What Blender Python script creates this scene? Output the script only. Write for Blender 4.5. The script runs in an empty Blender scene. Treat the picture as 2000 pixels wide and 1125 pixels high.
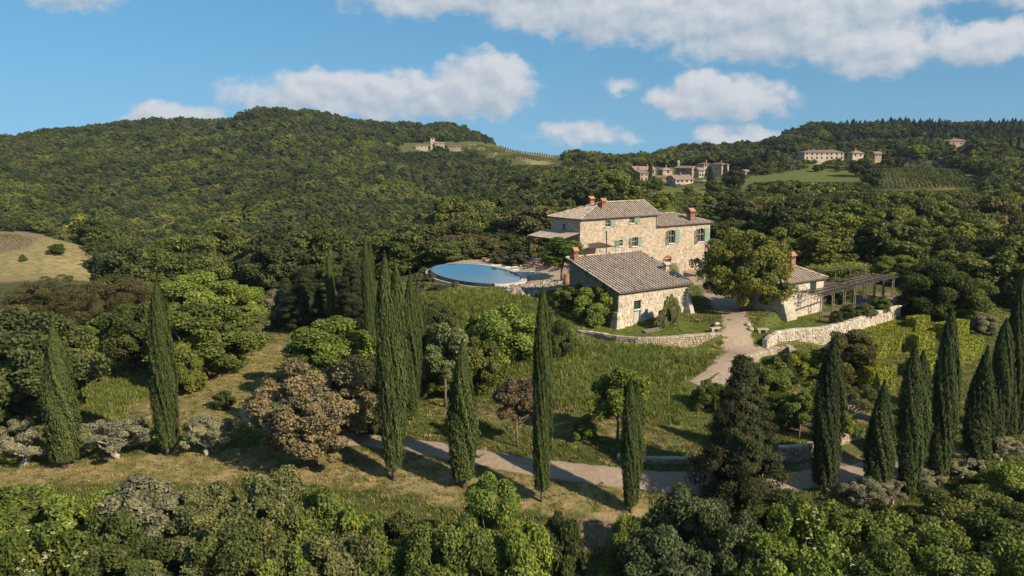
import bpy, math, random
import numpy as np
from mathutils import Vector, Matrix

# ------------------------------------------------------------------ camera, world, sun, exposure
scene = bpy.context.scene
COL = scene.collection
rad = math.radians
FPX, PITCH, CAMZ = 1690.0, math.atan(271.5 / 1690.0), 24.0      # focal length in photo pixels, tilt, height
cam_d = bpy.data.cameras.new('camera')
cam_d.sensor_width = 36.0
cam_d.lens = FPX * 36.0 / 2000.0
cam_d.clip_start, cam_d.clip_end = 0.5, 9000.0
cam = bpy.data.objects.new('camera', cam_d)
COL.objects.link(cam)
cam.location = (0, 0, CAMZ)
cam.rotation_euler = (math.pi / 2 - PITCH, 0, 0)
scene.camera = cam

SUN_EL = rad(33.0)
SUN_XY = Vector((0.761, -0.649)).normalized()
sun_d = bpy.data.lights.new('sun', 'SUN')
sun_d.energy = 4.9
sun_d.angle = rad(0.53)
sun_d.color = (1.0, 0.86, 0.66)
sun = bpy.data.objects.new('sun', sun_d)
COL.objects.link(sun)
sdir = Vector((SUN_XY.x * math.cos(SUN_EL), SUN_XY.y * math.cos(SUN_EL), math.sin(SUN_EL)))
sun.rotation_euler = sdir.to_track_quat('Z', 'Y').to_euler()
sun.location = sdir * 200

scene.render.engine = 'CYCLES'
scene.cycles.max_bounces = 4
scene.cycles.diffuse_bounces = 2
scene.cycles.glossy_bounces = 2
scene.cycles.transmission_bounces = 2
scene.cycles.transparent_max_bounces = 4
scene.cycles.use_denoising = True
scene.view_settings.view_transform = 'Standard'
scene.view_settings.look = 'None'
scene.view_settings.exposure = 0.66
scene.view_settings.gamma = 1.0
scene.view_settings.use_curve_mapping = False


class NT:
    """small helper for node trees"""
    def __init__(self, tree):
        self.t = tree
        self.n = tree.nodes
        self.l = tree.links

    def node(self, typ, ins=None, **props):
        nd = self.n.new(typ)
        for k, v in props.items():
            setattr(nd, k, v)
        for k, v in (ins or {}).items():
            self.set(nd.inputs[k], v)
        return nd

    def set(self, sock, v):
        if isinstance(v, bpy.types.NodeSocket):
            self.l.new(v, sock)
        elif isinstance(v, bpy.types.Node):
            self.l.new(v.outputs[0], sock)
        else:
            sock.default_value = v

    def math(self, op, a, b=None, c=None, clamp=False):
        nd = self.n.new('ShaderNodeMath')
        nd.operation = op
        nd.use_clamp = clamp
        self.set(nd.inputs[0], a)
        if b is not None:
            self.set(nd.inputs[1], b)
        if c is not None:
            self.set(nd.inputs[2], c)
        return nd.outputs[0]

    def mix(self, fac, a, b, blend='MIX'):
        nd = self.n.new('ShaderNodeMix')
        nd.data_type = 'RGBA'
        nd.blend_type = blend
        nd.clamp_factor = True
        self.set(nd.inputs[0], fac)
        self.set(nd.inputs[6], a)
        self.set(nd.inputs[7], b)
        return nd.outputs[2]

    def ramp(self, fac, stops, interp='LINEAR'):
        nd = self.n.new('ShaderNodeValToRGB')
        cr = nd.color_ramp
        cr.interpolation = interp
        while len(cr.elements) < len(stops):
            cr.elements.new(0.5)
        for e, (p, c) in zip(cr.elements, stops):
            e.position = p
            e.color = c if len(c) == 4 else (*c, 1)
        self.set(nd.inputs[0], fac)
        return nd.outputs[0]

    def smooth(self, v, a, b):
        nd = self.n.new('ShaderNodeMapRange')
        nd.interpolation_type = 'SMOOTHSTEP'
        self.set(nd.inputs[0], v)
        nd.inputs[1].default_value, nd.inputs[2].default_value = a, b
        nd.inputs[3].default_value, nd.inputs[4].default_value = 0.0, 1.0
        return nd.outputs[0]


# sky: clear blue with cumulus; the same cloud field repeats round the whole horizon every 72 degrees
world = bpy.data.worlds.new('World')
scene.world = world
world.use_nodes = True
W = NT(world.node_tree)
W.n.clear()
tc = W.node('ShaderNodeTexCoord')
sep = W.node('ShaderNodeSeparateXYZ', {0: tc.outputs['Generated']})
az = W.math('MULTIPLY', W.math('ARCTAN2', sep.outputs[0], sep.outputs[1]), 180 / math.pi)
el = W.math('MULTIPLY', W.math('ARCSINE', sep.outputs[2]), 180 / math.pi)
lift = W.node('ShaderNodeCombineXYZ', {0: sep.outputs[0], 1: sep.outputs[1],
                                       2: W.math('MULTIPLY_ADD', W.math('ABSOLUTE', sep.outputs[2]), 0.75, 0.22)})
liftn = W.node('ShaderNodeVectorMath', {0: lift.outputs[0]}, operation='NORMALIZE')
sky = W.node('ShaderNodeTexSky', {0: liftn.outputs[0]}, sky_type='NISHITA')
sky.sun_disc = False
sky.sun_elevation = SUN_EL
sky.sun_rotation = math.atan2(SUN_XY.x, SUN_XY.y)
sky.altitude = 400
sky.air_density = 1.3
sky.dust_density = 0.2
sky.ozone_density = 3.0
azw = W.math('SUBTRACT', W.math('FLOORED_MODULO', W.math('ADD', az, 36.0), 72.0), 36.0)
pv = W.node('ShaderNodeCombineXYZ', {0: azw, 1: W.math('MULTIPLY', el, 1.25), 2: 0.0}).outputs[0]


def fbm(vec, scale, detail=6.0, rough=0.55):
    return W.node('ShaderNodeTexNoise', {'Vector': vec, 'Scale': scale, 'Detail': detail, 'Roughness': rough},
                  noise_dimensions='2D').outputs[0]


def shift(vec, x, y):
    return W.node('ShaderNodeVectorMath', {0: vec, 1: (x, y, 0)}, operation='ADD').outputs[0]


warp = W.node('ShaderNodeTexNoise', {'Vector': pv, 'Scale': 0.55, 'Detail': 5.0, 'Roughness': 0.6}, noise_dimensions='2D')
wv = W.node('ShaderNodeVectorMath', {0: warp.outputs['Color'], 1: (0.5, 0.5, 0.5)}, operation='SUBTRACT')
ws = W.node('ShaderNodeVectorMath', {0: wv.outputs[0], 'Scale': 1.7}, operation='SCALE')
pw = W.node('ShaderNodeVectorMath', {0: pv, 1: ws.outputs[0]}, operation='ADD').outputs[0]
# (azimuth, elevation, half width, half height above, half height below, strength) in degrees
CLOUDS = [(-26, 9.3, 4.2, 1.8, 1.9, .95), (-9.0, 3.3, 10.8, 2.0, 1.9, .95), (-1.8, 4.0, 4.4, 2.8, 2.6, 1.15), (-4, 9.9, 10, 2.2, 2.2, .9), (6, 9.2, 10, 3, 3.1, 1.1),
          (16, 8.2, 10.5, 3.5, 3.7, 1.15), (22, 6.2, 5.5, 2, 2.4, 1.0), (27.5, 6.0, 5.4, 1.5, 1.7, .95), (30.5, 9, 6, 1.8, 1.7, .8), (13.4, 3.1, 5.2, 2.1, 1.8, 1.05),
          (7, 4.0, 1.9, .8, .7, .55), (14.2, .75, 3.2, 1.0, .9, .8), (4.8, .9, 4.6, 1.1, .9, .62), (-21, 1.9, 4.0, 1.1, 1.0, .8), (-35, 5.0, 3.0, 1.2, 1.2, .7)]


def blobs(vec):
    q = W.node('ShaderNodeSeparateXYZ', {0: vec})
    out_ = None
    for (ca, ce, wa, hu, hd, st) in CLOUDS:
        ce, hu, hd = ce * 1.25, hu * 1.25, hd * 1.25
        dx = W.math('DIVIDE', W.math('SUBTRACT', q.outputs[0], ca), wa)
        dyv = W.math('SUBTRACT', q.outputs[1], ce)
        dy = W.math('MAXIMUM', W.math('DIVIDE', dyv, hu), W.math('DIVIDE', dyv, -hd))
        r2 = W.math('ADD', W.math('MULTIPLY', dx, dx), W.math('MULTIPLY', dy, dy))
        b = W.math('MULTIPLY', W.math('SUBTRACT', 1.0, r2, clamp=True), st)
        out_ = b if out_ is None else W.math('MAXIMUM', out_, b)
    return out_


dens = blobs(pw)
dens_up = blobs(shift(pw, 0.4, 1.1))
# high above: scattered cumulus
hi = W.math('MULTIPLY', W.smooth(fbm(pv, 0.11, 2.0), 0.52, 0.68), W.smooth(el, 13.0, 20.0))
dens = W.math('MAXIMUM', dens, W.math('MULTIPLY', hi, 0.9))
n1 = fbm(pv, 0.42, 6.0, 0.52)
n2 = fbm(shift(pv, 0.35, 0.6), 0.42, 4.0, 0.5)
cov = W.smooth(W.math('ADD', dens, W.math('MULTIPLY', W.math('SUBTRACT', n1, 0.5), 1.25)), 0.10, 0.70)
cov = W.math('MULTIPLY', cov, W.smooth(dens, 0.0, 0.12))
lit = W.math('MULTIPLY_ADD', W.math('SUBTRACT', dens, dens_up), 0.95, 0.50)
lit = W.math('ADD', lit, W.math('MULTIPLY', W.math('SUBTRACT', n1, n2), 2.0), clamp=True)
ccol = W.mix(lit, (3.3, 3.9, 4.6, 1), (5.5, 5.6, 5.8, 1))
skyc = W.node('ShaderNodeHueSaturation', {'Hue': 0.488, 'Saturation': 1.26, 'Value': 1.0, 'Color': sky.outputs[0]}).outputs[0]
allc = W.mix(W.math('MULTIPLY', cov, 0.93), skyc, ccol)
bg = W.node('ShaderNodeBackground', {0: allc, 1: 0.082})
world.cycles.sampling_method = 'MANUAL'
world.cycles.sample_map_resolution = 256
wo = W.node('ShaderNodeOutputWorld', {0: bg.outputs[0]})

# ------------------------------------------------------------------ pixels to directions, terrain
CP, SP = math.cos(PITCH), math.sin(PITCH)


def ray(u, v):
    x, y = (u - 1000.0) / FPX, (v - 562.5) / FPX
    return np.array([x, CP - y * SP, -SP - y * CP])


def atY(u, v, Y):
    d = ray(u, v)
    return d * (Y / d[1]) + np.array([0, 0, CAMZ])


def atz(u, v, z):
    d = ray(u, v)
    return d * ((z - CAMZ) / d[2]) + np.array([0, 0, CAMZ])


def depth(p):
    return p[1] * CP - (p[2] - CAMZ) * SP


# ground heights: (u, v, z) for points whose level is known, then (u, v, distance) for the far ground
CTRL = []
for (u, v, z) in [
        # grass strip under the cypress line
        (-150, 960, -.6), (0, 945, -.3), (125, 912, 0), (328, 888, .3), (500, 925, 0), (615, 905, .3), (770, 935, 0), (905, 948, 0),
        (1058, 978, -.2), (1232, 998, -.3), (1440, 975, 0), (1610, 955, .3), (1712, 968, .2), (1832, 945, .4), (1905, 930, .5),
        (2000, 885, .8), (2150, 880, .8),
        # track
        (480, 800, 1.0), (560, 850, 1.0), (700, 857, 1.0), (950, 895, .9), (1250, 932, .8), (1450, 935, .8), (1600, 915, .9),
        # lawns between the track and the house
        (437, 795, 1.0), (400, 720, 1.4), (500, 680, 1.3), (200, 790, .3), (200, 700, 0), (545, 625, 0), (100, 650, -1), (-100, 700, -1),
        (300, 640, -.5), (650, 660, 1.5), (720, 660, 2), (640, 760, 1.4), (780, 780, 1.5), (870, 790, 1.6), (1000, 850, 1.5), (1205, 862, 1.8),
        (1340, 850, 2.0), (930, 740, 2.3), (860, 690, 2.6), (1000, 720, 3.0), (1150, 760, 3.0), (1300, 760, 2.9), (980, 680, 3.7),
        (840, 640, 4.2), (1250, 694, 4.0), (1130, 680, 4.2), (1390, 690, 4.1), (1100, 655, 4.8), (900, 600, 6.0), (1000, 600, 6.2), (820, 585, 5.6), (1080, 610, 5.9),
        # barn, drive, lawn by the cottage
        (1210, 648, 4.8), (1340, 645, 4.9), (1250, 664, 4.8), (1400, 655, 4.9), (1440, 700, 4.3), (1430, 650, 4.9), (1425, 605, 5.2), (1390, 745, 3.3),
        (1340, 770, 2.9), (1560, 635, 4.9), (1490, 640, 4.9), (1650, 612, 5.2), (1720, 583, 5.4),
        # garden on the right
        (1480, 760, 2.7), (1560, 735, 3.2), (1700, 715, 2.7), (1800, 700, 2.7), (1900, 690, 2.6), (1990, 700, 2.2), (1600, 780, 2.2),
        (1680, 800, 2.0), (1560, 852, 1.8), (1650, 850, 1.7), (1560, 905, .8), (1850, 800, 1.6), (1950, 800, 1.4), (1770, 880, 1.0),
        # pool terrace and house
        (1050, 545, 7.1), (1010, 560, 7.0), (930, 530, 7.1), (850, 530, 6.9), (1000, 513, 7.2), (1040, 518, 7.5), (1100, 545, 7.15), (1310, 530, 5.1),
        (1400, 535, 5.1), (1500, 565, 5.2),
        # feet of the walls
        (1160, 664, 4.35), (1245, 677, 4.1), (1345, 680, 3.65), (1400, 684, 3.5), (1500, 680, 3.6), (1553, 684, 3.35), (1605, 672, 3.2), (1655, 655, 3.1),
        (1700, 638, 3.4), (1735, 622, 4.2), (1550, 914, .65), (1640, 897, .75), (1682, 884, .8)]:
    p = atz(u, v, z)
    CTRL.append((p[0] / p[1], math.log(p[1]), z))
for s in (-1.4, -.7, -.35, 0, .35, .7, 1.4):
    for (Y, z) in ((52.0, -2.0), (45, -5), (36, -8), (20, -11)):
        CTRL.append((s, math.log(Y), z))
for (u, v, Y) in [
        # left: field, valley, wooded hill
        (-100, 560, 200), (100, 545, 190), (0, 500, 235), (150, 505, 235), (50, 462, 290), (150, 475, 285), (215, 545, 230), (-250, 480, 280),
        (0, 455, 380), (250, 530, 320), (420, 560, 260), (560, 580, 250), (700, 565, 240), (700, 540, 300), (800, 535, 230),
        (0, 400, 480), (250, 430, 480), (500, 460, 460), (750, 470, 430), (900, 450, 400), (1000, 420, 380),
        (0, 330, 700), (250, 330, 720), (500, 330, 740), (750, 360, 700), (950, 345, 760), (1050, 365, 620), (-300, 330, 700),
        (0, 284, 930), (250, 262, 980), (440, 246, 1000), (530, 224, 1010), (640, 234, 1030), (750, 251, 1060), (900, 277, 1080), (1000, 296, 1100),
        (1100, 311, 1120), (1250, 323, 1150), (-300, 300, 900), (820, 288, 950), (880, 305, 880), (1090, 312, 960), (1000, 305, 930),
        # ridge behind the house, village, villa, right hill
        (900, 520, 150), (1000, 470, 175), (1050, 440, 195), (1100, 425, 215), (1330, 432, 190), (1250, 440, 180), (1330, 402, 255),
        (1200, 392, 300), (1330, 383, 340), (1400, 375, 390), (1230, 365, 420), (1310, 368, 425), (1400, 352, 440), (1250, 345, 470), (1380, 338, 480), (1460, 345, 450),
        (1150, 380, 380), (1150, 345, 600), (1320, 318, 620), (1610, 314, 520), (1500, 328, 490), (1560, 330, 470), (1690, 318, 530),
        (1700, 370, 385), (1900, 372, 370), (1700, 336, 440), (1800, 332, 445), (1900, 345, 430), (1870, 292, 610), (2000, 300, 590),
        (1400, 309, 720), (1550, 279, 760), (1650, 264, 790), (1750, 257, 800), (1880, 257, 800), (2000, 264, 780), (2300, 290, 760),
        (1500, 480, 165), (1700, 480, 190), (1900, 490, 180), (2000, 500, 175), (2200, 500, 175), (1500, 420, 250), (1700, 410, 300), (1950, 420, 280), (2200, 420, 280),
        (1600, 530, 140), (1800, 560, 130), (1950, 580, 130), (2100, 640, 110)]:
    p = atY(u, v, Y)
    CTRL.append((p[0] / Y, math.log(Y), p[2]))
for s in (-1.3, -.9, -.55, -.3, -.1, .1, .3, .6, 1.2):
    for (Y, z) in ((1500, 2), (2500, -30), (4000, -60)):
        CTRL.append((s, math.log(Y), z + (20 if s > .3 else 0)))
for s in (-1.3, 1.3):
    for (Y, z) in ((60, 0), (100, 0), (180, -4 if s < 0 else 2), (300, -8 if s < 0 else 4), (600, 10), (900, 25)):
        CTRL.append((s, math.log(Y), z))
CT = np.array(CTRL)


def tps_u(r2):
    return np.where(r2 > 1e-12, 0.5 * r2 * np.log(np.maximum(r2, 1e-12)), 0.0)


def tps_fit(C, lam):
    n = len(C)
    d2 = ((C[:, None, :2] - C[None, :, :2]) ** 2).sum(-1)
    A = np.zeros((n + 3, n + 3))
    A[:n, :n] = tps_u(d2) + lam * np.eye(n)
    A[:n, n] = 1
    A[:n, n + 1:] = C[:, :2]
    A[n:, :n] = A[:n, n:].T
    return np.linalg.solve(A, np.r_[C[:, 2], 0, 0, 0])


TPSW = tps_fit(CT, 2e-4)
_rng = np.random.default_rng(5)
WAVES = [(_rng.uniform(0, 2 * math.pi), _rng.uniform(0, 6.28), 2 * math.pi / L, A) for (L, A) in
         ((420, 1.6), (300, 1.6), (210, 1.6), (150, 1.6), (110, 1.4), (75, 1.0), (50, .6)) for _ in range(2)]


def inside(poly, x, y):
    """vectorised point in polygon"""
    res = np.zeros(np.shape(x), bool)
    n = len(poly)
    for i in range(n):
        x1, y1 = poly[i]
        x2, y2 = poly[(i + 1) % n]
        c = ((y1 > y) != (y2 > y))
        with np.errstate(divide='ignore', invalid='ignore'):
            xi = (x2 - x1) * (y - y1) / (y2 - y1) + x1
        res ^= c & (x < xi)
    return res


def edge_dist(poly, x, y, closed=True):
    best = np.full(np.shape(x), 1e9)
    n = len(poly)
    for i in range(n if closed else n - 1):
        ax, ay = poly[i]
        bx, by = poly[(i + 1) % n]
        dx, dy = bx - ax, by - ay
        t = np.clip(((x - ax) * dx + (y - ay) * dy) / (dx * dx + dy * dy + 1e-9), 0, 1)
        best = np.minimum(best, np.hypot(x - ax - t * dx, y - ay - t * dy))
    return best


GULLIES = [(-40.0, 780.0, -85.0, 330.0, 46.0, 15.0), (-330.0, 850.0, -190.0, 400.0, 50.0, 11.0), (-150.0, 900.0, -140.0, 430.0, 38.0, -8.0), (30.0, 760.0, -10.0, 400.0, 40.0, -7.0), (-260.0, 760.0, -175.0, 420.0, 30.0, 6.0)]
PLATEAUS = []      # (polygon, level, blend width)


def H0(x, y):
    x = np.atleast_1d(np.asarray(x, float))
    y = np.atleast_1d(np.asarray(y, float))
    Y = np.maximum(y, 18.0)
    s = np.clip(x / Y, -1.5, 1.5)
    b = np.log(np.minimum(Y, 4000))
    out = np.empty(len(x))
    n = len(CT)
    for i in range(0, len(x), 20000):
        sl = slice(i, i + 20000)
        d2 = (s[sl, None] - CT[None, :, 0]) ** 2 + (b[sl, None] - CT[None, :, 1]) ** 2
        out[sl] = tps_u(d2) @ TPSW[:n] + TPSW[n] + TPSW[n + 1] * s[sl] + TPSW[n + 2] * b[sl]
    # gullies running down the wooded hill
    for (ax_, ay_, bx_, by_, wd_, dpt) in GULLIES:
        ddx, ddy = bx_ - ax_, by_ - ay_
        t = np.clip(((x - ax_) * ddx + (y - ay_) * ddy) / (ddx * ddx + ddy * ddy), 0, 1)
        dist = np.hypot(x - ax_ - t * ddx, y - ay_ - t * ddy)
        out -= dpt * np.exp(-(dist / wd_) ** 2) * np.sin(np.pi * np.clip(t, .04, .96)) ** .6
    w = np.clip((Y - 330) / 350, 0, 1)
    for (a, ph, k, A) in WAVES:
        out += w * A * np.sin(k * (x * math.cos(a) + y * math.sin(a)) + ph)
    return out


def Hn(x, y):
    x = np.atleast_1d(np.asarray(x, float))
    y = np.atleast_1d(np.asarray(y, float))
    z = H0(x, y)
    for (poly, lev, bw) in PLATEAUS:
        xs = [q[0] for q in poly]
        ys = [q[1] for q in poly]
        m = (x > min(xs) - abs(bw)) & (x < max(xs) + abs(bw)) & (y > min(ys) - abs(bw)) & (y < max(ys) + abs(bw))
        if not m.any():
            continue
        xm, ym = x[m], y[m]
        d = edge_dist(poly, xm, ym)
        ins = inside(poly, xm, ym)
        k = np.where(ins, 1.0, np.clip(1 - d / bw, 0, 1)) if bw > 0 else np.where(ins, np.clip((d - .08) / .45, 0, 1), 0.0)
        k = k * k * (3 - 2 * k)
        lv = lev(xm, ym) if callable(lev) else lev
        z[m] = z[m] * (1 - k) + lv * k
    return z


def H(x, y):
    return float(Hn([x], [y])[0])


def hit(u, v, y0=30.0, y1=2500.0):
    """first point of the ground along a pixel's direction"""
    d = ray(u, v)
    Y = np.exp(np.linspace(math.log(y0), math.log(y1), 900))
    P = d[None] * (Y / d[1])[:, None] + np.array([0, 0, CAMZ])
    below = P[:, 2] <= Hn(P[:, 0], P[:, 1])
    i = int(np.argmax(below))
    if not below[i]:
        i = len(Y) - 1
    if i == 0:
        return P[0]
    a, b = Y[i - 1], Y[i]
    for _ in range(14):
        m = .5 * (a + b)
        q = d * (m / d[1]) + np.array([0, 0, CAMZ])
        if q[2] <= H(q[0], q[1]):
            b = m
        else:
            a = m
    q = d * (b / d[1]) + np.array([0, 0, CAMZ])
    q[2] = H(q[0], q[1])
    return q


# the site's two building directions: along the fronts (to the right and away) and square to them
AD = Vector((0.8073, 0.5901, 0))
AE = Vector((-0.5901, 0.8073, 0))


def xy(*pix):
    """pixel outline at a level -> ground polygon"""
    return [tuple(atz(u, v, z)[:2]) for (u, v, z) in pix]


POOL_C, POOL_A, POOL_B = (-5.16, 117.04), 10.18, 5.03
POOL_V = ((0.4105, -0.9118), (0.9118, 0.4105))


def pool_ring(k, n=72, grow=0.0):
    out = []
    for i in range(n):
        t = 2 * math.pi * i / n
        a, b = (POOL_A * k + grow) * math.cos(t), (POOL_B * k + grow) * math.sin(t)
        out.append((POOL_C[0] + a * POOL_V[0][0] + b * POOL_V[1][0], POOL_C[1] + a * POOL_V[0][1] + b * POOL_V[1][1]))
    return out

# ------------------------------------------------------------------ helpers for objects
def tag(o, label=None, cat=None, group=None, kind=None):
    if label:
        o['label'] = label
    if cat:
        o['category'] = cat
    if group:
        o['group'] = group
    if kind:
        o['kind'] = kind
    return o


def link(name, data, parent=None, loc=None):
    o = bpy.data.objects.new(name, data)
    COL.objects.link(o)
    if parent is not None:
        o.parent = parent
    if loc is not None:
        o.location = loc
    return o


def empty(name, loc=(0, 0, 0), rz=0.0, label=None, cat=None, group=None):
    o = link(name, None)
    o.empty_display_size = 0.3
    o.location = tuple(float(c) for c in loc)
    o.rotation_euler = (0, 0, rz)
    return tag(o, label, cat, group, 'thing' if cat else None)


def np_mesh(name, verts, quads, tint=None, smooth=False):
    """quads: (n,4) or (n,3) integer array; tint: one value per face"""
    verts = np.asarray(verts, np.float32)
    quads = np.asarray(quads, np.int32)
    me = bpy.data.meshes.new(name)
    nf, k = quads.shape
    me.vertices.add(len(verts))
    me.vertices.foreach_set('co', verts.ravel())
    me.loops.add(nf * k)
    me.loops.foreach_set('vertex_index', quads.ravel())
    me.polygons.add(nf)
    me.polygons.foreach_set('loop_start', np.arange(0, nf * k, k, dtype=np.int32))
    if smooth:
        me.polygons.foreach_set('use_smooth', np.ones(nf, bool))
    me.update(calc_edges=True)
    if tint is not None:
        a = me.attributes.new('tint', 'FLOAT', 'FACE')
        a.data.foreach_set('value', np.asarray(tint, np.float32))
    return me


class MB:
    """collects polygons with a tint per face; build() links them as one mesh object"""
    def __init__(self):
        self.v, self.f, self.t, self.m = [], [], [], []

    def poly(self, pts, faces, tint=0.5, mi=0):
        o = len(self.v)
        self.v.extend(tuple(map(float, p)) for p in pts)
        for f in faces:
            self.f.append(tuple(o + i for i in f))
            self.t.append(tint)
            self.m.append(mi)

    def box(self, c, s, rz=0.0, tint=0.5, M=None, taper=1.0, mi=0):
        hx, hy, hz = s[0] / 2, s[1] / 2, s[2] / 2
        pts = []
        ca, sa = math.cos(rz), math.sin(rz)
        for (x, y, z) in ((-1, -1, -1), (1, -1, -1), (1, 1, -1), (-1, 1, -1), (-1, -1, 1), (1, -1, 1), (1, 1, 1), (-1, 1, 1)):
            k = taper if z > 0 else 1.0
            p = Vector((x * hx * k, y * hy * k, z * hz))
            if M is not None:
                p = M @ p
            p = Vector((c[0] + p.x * ca - p.y * sa, c[1] + p.x * sa + p.y * ca, c[2] + p.z))
            pts.append(p)
        self.poly(pts, ((0, 3, 2, 1), (4, 5, 6, 7), (0, 1, 5, 4), (1, 2, 6, 5), (2, 3, 7, 6), (3, 0, 4, 7)), tint, mi)

    def bar(self, a, b, w, h=None, tint=0.5, up=(0, 0, 1), mi=0):
        a, b = Vector(a), Vector(b)
        h = w if h is None else h
        d = (b - a).normalized()
        u = Vector(up)
        if abs(d.dot(u)) > .98:
            u = Vector((1, 0, 0))
        s = d.cross(u).normalized()
        t = s.cross(d).normalized()
        pts = []
        for q in (a, b):
            for (i, j) in ((-1, -1), (1, -1), (1, 1), (-1, 1)):
                pts.append(q + s * (w / 2 * i) + t * (h / 2 * j))
        self.poly(pts, ((3, 2, 1, 0), (4, 5, 6, 7), (0, 1, 5, 4), (1, 2, 6, 5), (2, 3, 7, 6), (3, 0, 4, 7)), tint, mi)

    def tube(self, pts, radii, n=6, tint=0.5, cap=True, mi=0):
        pts = [Vector(p) for p in pts]
        rings = []
        for i, p in enumerate(pts):
            d = (pts[min(i + 1, len(pts) - 1)] - pts[max(i - 1, 0)]).normalized()
            u = Vector((0, 0, 1)) if abs(d.z) < .9 else Vector((1, 0, 0))
            s = d.cross(u).normalized()
            t = s.cross(d)
            rings.append([p + (s * math.cos(2 * math.pi * k / n) + t * math.sin(2 * math.pi * k / n)) * radii[i] for k in range(n)])
        v = [q for r in rings for q in r]
        f = []
        for i in range(len(pts) - 1):
            for k in range(n):
                a, b = i * n + k, i * n + (k + 1) % n
                f.append((a, a + n, b + n, b))
        if cap:
            f.append(tuple(range(n)))
            f.append(tuple(reversed(range((len(pts) - 1) * n, len(pts) * n))))
        self.poly(v, f, tint, mi)

    def lathe(self, prof, c, n=16, tint=0.5, mi=0):
        v = [(c[0] + r * math.cos(2 * math.pi * k / n), c[1] + r * math.sin(2 * math.pi * k / n), c[2] + z) for (r, z) in prof for k in range(n)]
        f = []
        for i in range(len(prof) - 1):
            for k in range(n):
                a, b = i * n + k, i * n + (k + 1) % n
                f.append((a, b, b + n, a + n))
        f.append(tuple(reversed(range(n))))
        f.append(tuple(range((len(prof) - 1) * n, len(prof) * n)))
        self.poly(v, f, tint, mi)

    def build(self, name, mats, parent=None, loc=None, smooth=False):
        me = bpy.data.meshes.new(name)
        me.from_pydata(self.v, [], self.f)
        if smooth:
            me.polygons.foreach_set('use_smooth', np.ones(len(self.f), bool))
        a = me.attributes.new('tint', 'FLOAT', 'FACE')
        a.data.foreach_set('value', np.asarray(self.t, np.float32))
        for m in (mats if isinstance(mats, (list, tuple)) else [mats]):
            me.materials.append(m)
        if any(self.m):
            me.polygons.foreach_set('material_index', np.asarray(self.m, np.int32))
        me.update()
        return link(name, me, parent, loc)


# ------------------------------------------------------------------ materials
def new_mat(name):
    m = bpy.data.materials.new(name)
    m.use_nodes = True
    t = NT(m.node_tree)
    t.n.clear()
    out = t.node('ShaderNodeOutputMaterial')
    return m, t, out


def pbr(t, out, col, rough=0.85, spec=0.25, bump=None, bump_d=0.05, bump_s=0.6, metal=0.0):
    b = t.node('ShaderNodeBsdfPrincipled', {'Base Color': col, 'Roughness': rough, 'Specular IOR Level': spec, 'Metallic': metal})
    if bump is not None:
        bn = t.node('ShaderNodeBump', {'Strength': bump_s, 'Distance': bump_d, 'Height': bump})
        t.l.new(bn.outputs[0], b.inputs['Normal'])
    t.l.new(b.outputs[0], out.inputs[0])
    return b


def noise(t, scale, detail=4.0, rough=0.6, vec=None, dim='3D'):
    nd = t.node('ShaderNodeTexNoise', {'Scale': scale, 'Detail': detail, 'Roughness': rough}, noise_dimensions=dim)
    if vec is not None:
        t.set(nd.inputs['Vector'], vec)
    return nd.outputs[0]


def geo_pos(t):
    return t.node('ShaderNodeNewGeometry').outputs['Position']


def attr(t, name):
    return t.node('ShaderNodeAttribute', attribute_name=name).outputs['Fac']


def stone_mat(name, stops, scale=1.0, rough=0.9):
    """walling stone: a tone per stone, weathering across the wall, fine grain"""
    m, t, out = new_mat(name)
    pos = geo_pos(t)
    base = t.ramp(attr(t, 'tint'), stops)
    n_big = noise(t, 0.35 * scale, 4, .6, pos)
    n_mid = noise(t, 3.0 * scale, 4, .6, pos)
    n_fine = noise(t, 22 * scale, 3, .7, pos)
    c = t.mix(t.math('MULTIPLY', t.smooth(n_big, .45, .70), .55), base, (.24, .20, .15, 1))
    c = t.mix(t.math('MULTIPLY', t.smooth(n_mid, .52, .75), .45), c, (.16, .135, .10, 1))
    c = t.mix(t.math('MULTIPLY', t.smooth(n_fine, .5, .8), .35), c, (.60, .55, .46, 1))
    pbr(t, out, c, rough, .15, n_fine, .02, .6)
    return m


M = {}
M['stone'] = stone_mat('rubble_stone', [(0, (.17, .12, .08)), (.3, (.31, .25, .18)), (.6, (.41, .335, .245)), (.85, (.53, .45, .345)), (1, (.33, .21, .145))])
M['white_stone'] = stone_mat('pale_limestone', [(0, (.22, .175, .12)), (.3, (.43, .365, .275)), (.7, (.55, .485, .385)), (1, (.63, .575, .48))])
M['garden_stone'] = stone_mat('field_stone', [(0, (.20, .155, .105)), (.4, (.34, .275, .20)), (.8, (.44, .37, .275)), (1, (.54, .48, .38))])


def simple(name, col, rough=.85, spec=.25, var=.25, scale=4.0, tinted=False, metal=0.0, bump=.01):
    m, t, out = new_mat(name)
    pos = geo_pos(t)
    n = noise(t, scale, 5, .65, pos)
    d = tuple(c * (1 - var) for c in col[:3])
    l = tuple(min(1, c * (1 + var)) for c in col[:3])
    c = t.mix(t.smooth(n, .3, .7), (*d, 1), (*l, 1))
    if tinted:
        k = t.math('MULTIPLY_ADD', attr(t, 'tint'), .9, .55)
        c = t.node('ShaderNodeVectorMath', {0: c, 1: t.node('ShaderNodeCombineXYZ', {0: k, 1: k, 2: k}).outputs[0]}, operation='MULTIPLY').outputs[0]
    pbr(t, out, c, rough, spec, noise(t, scale * 6, 3, .6, pos), bump, .6, metal)
    return m


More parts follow.
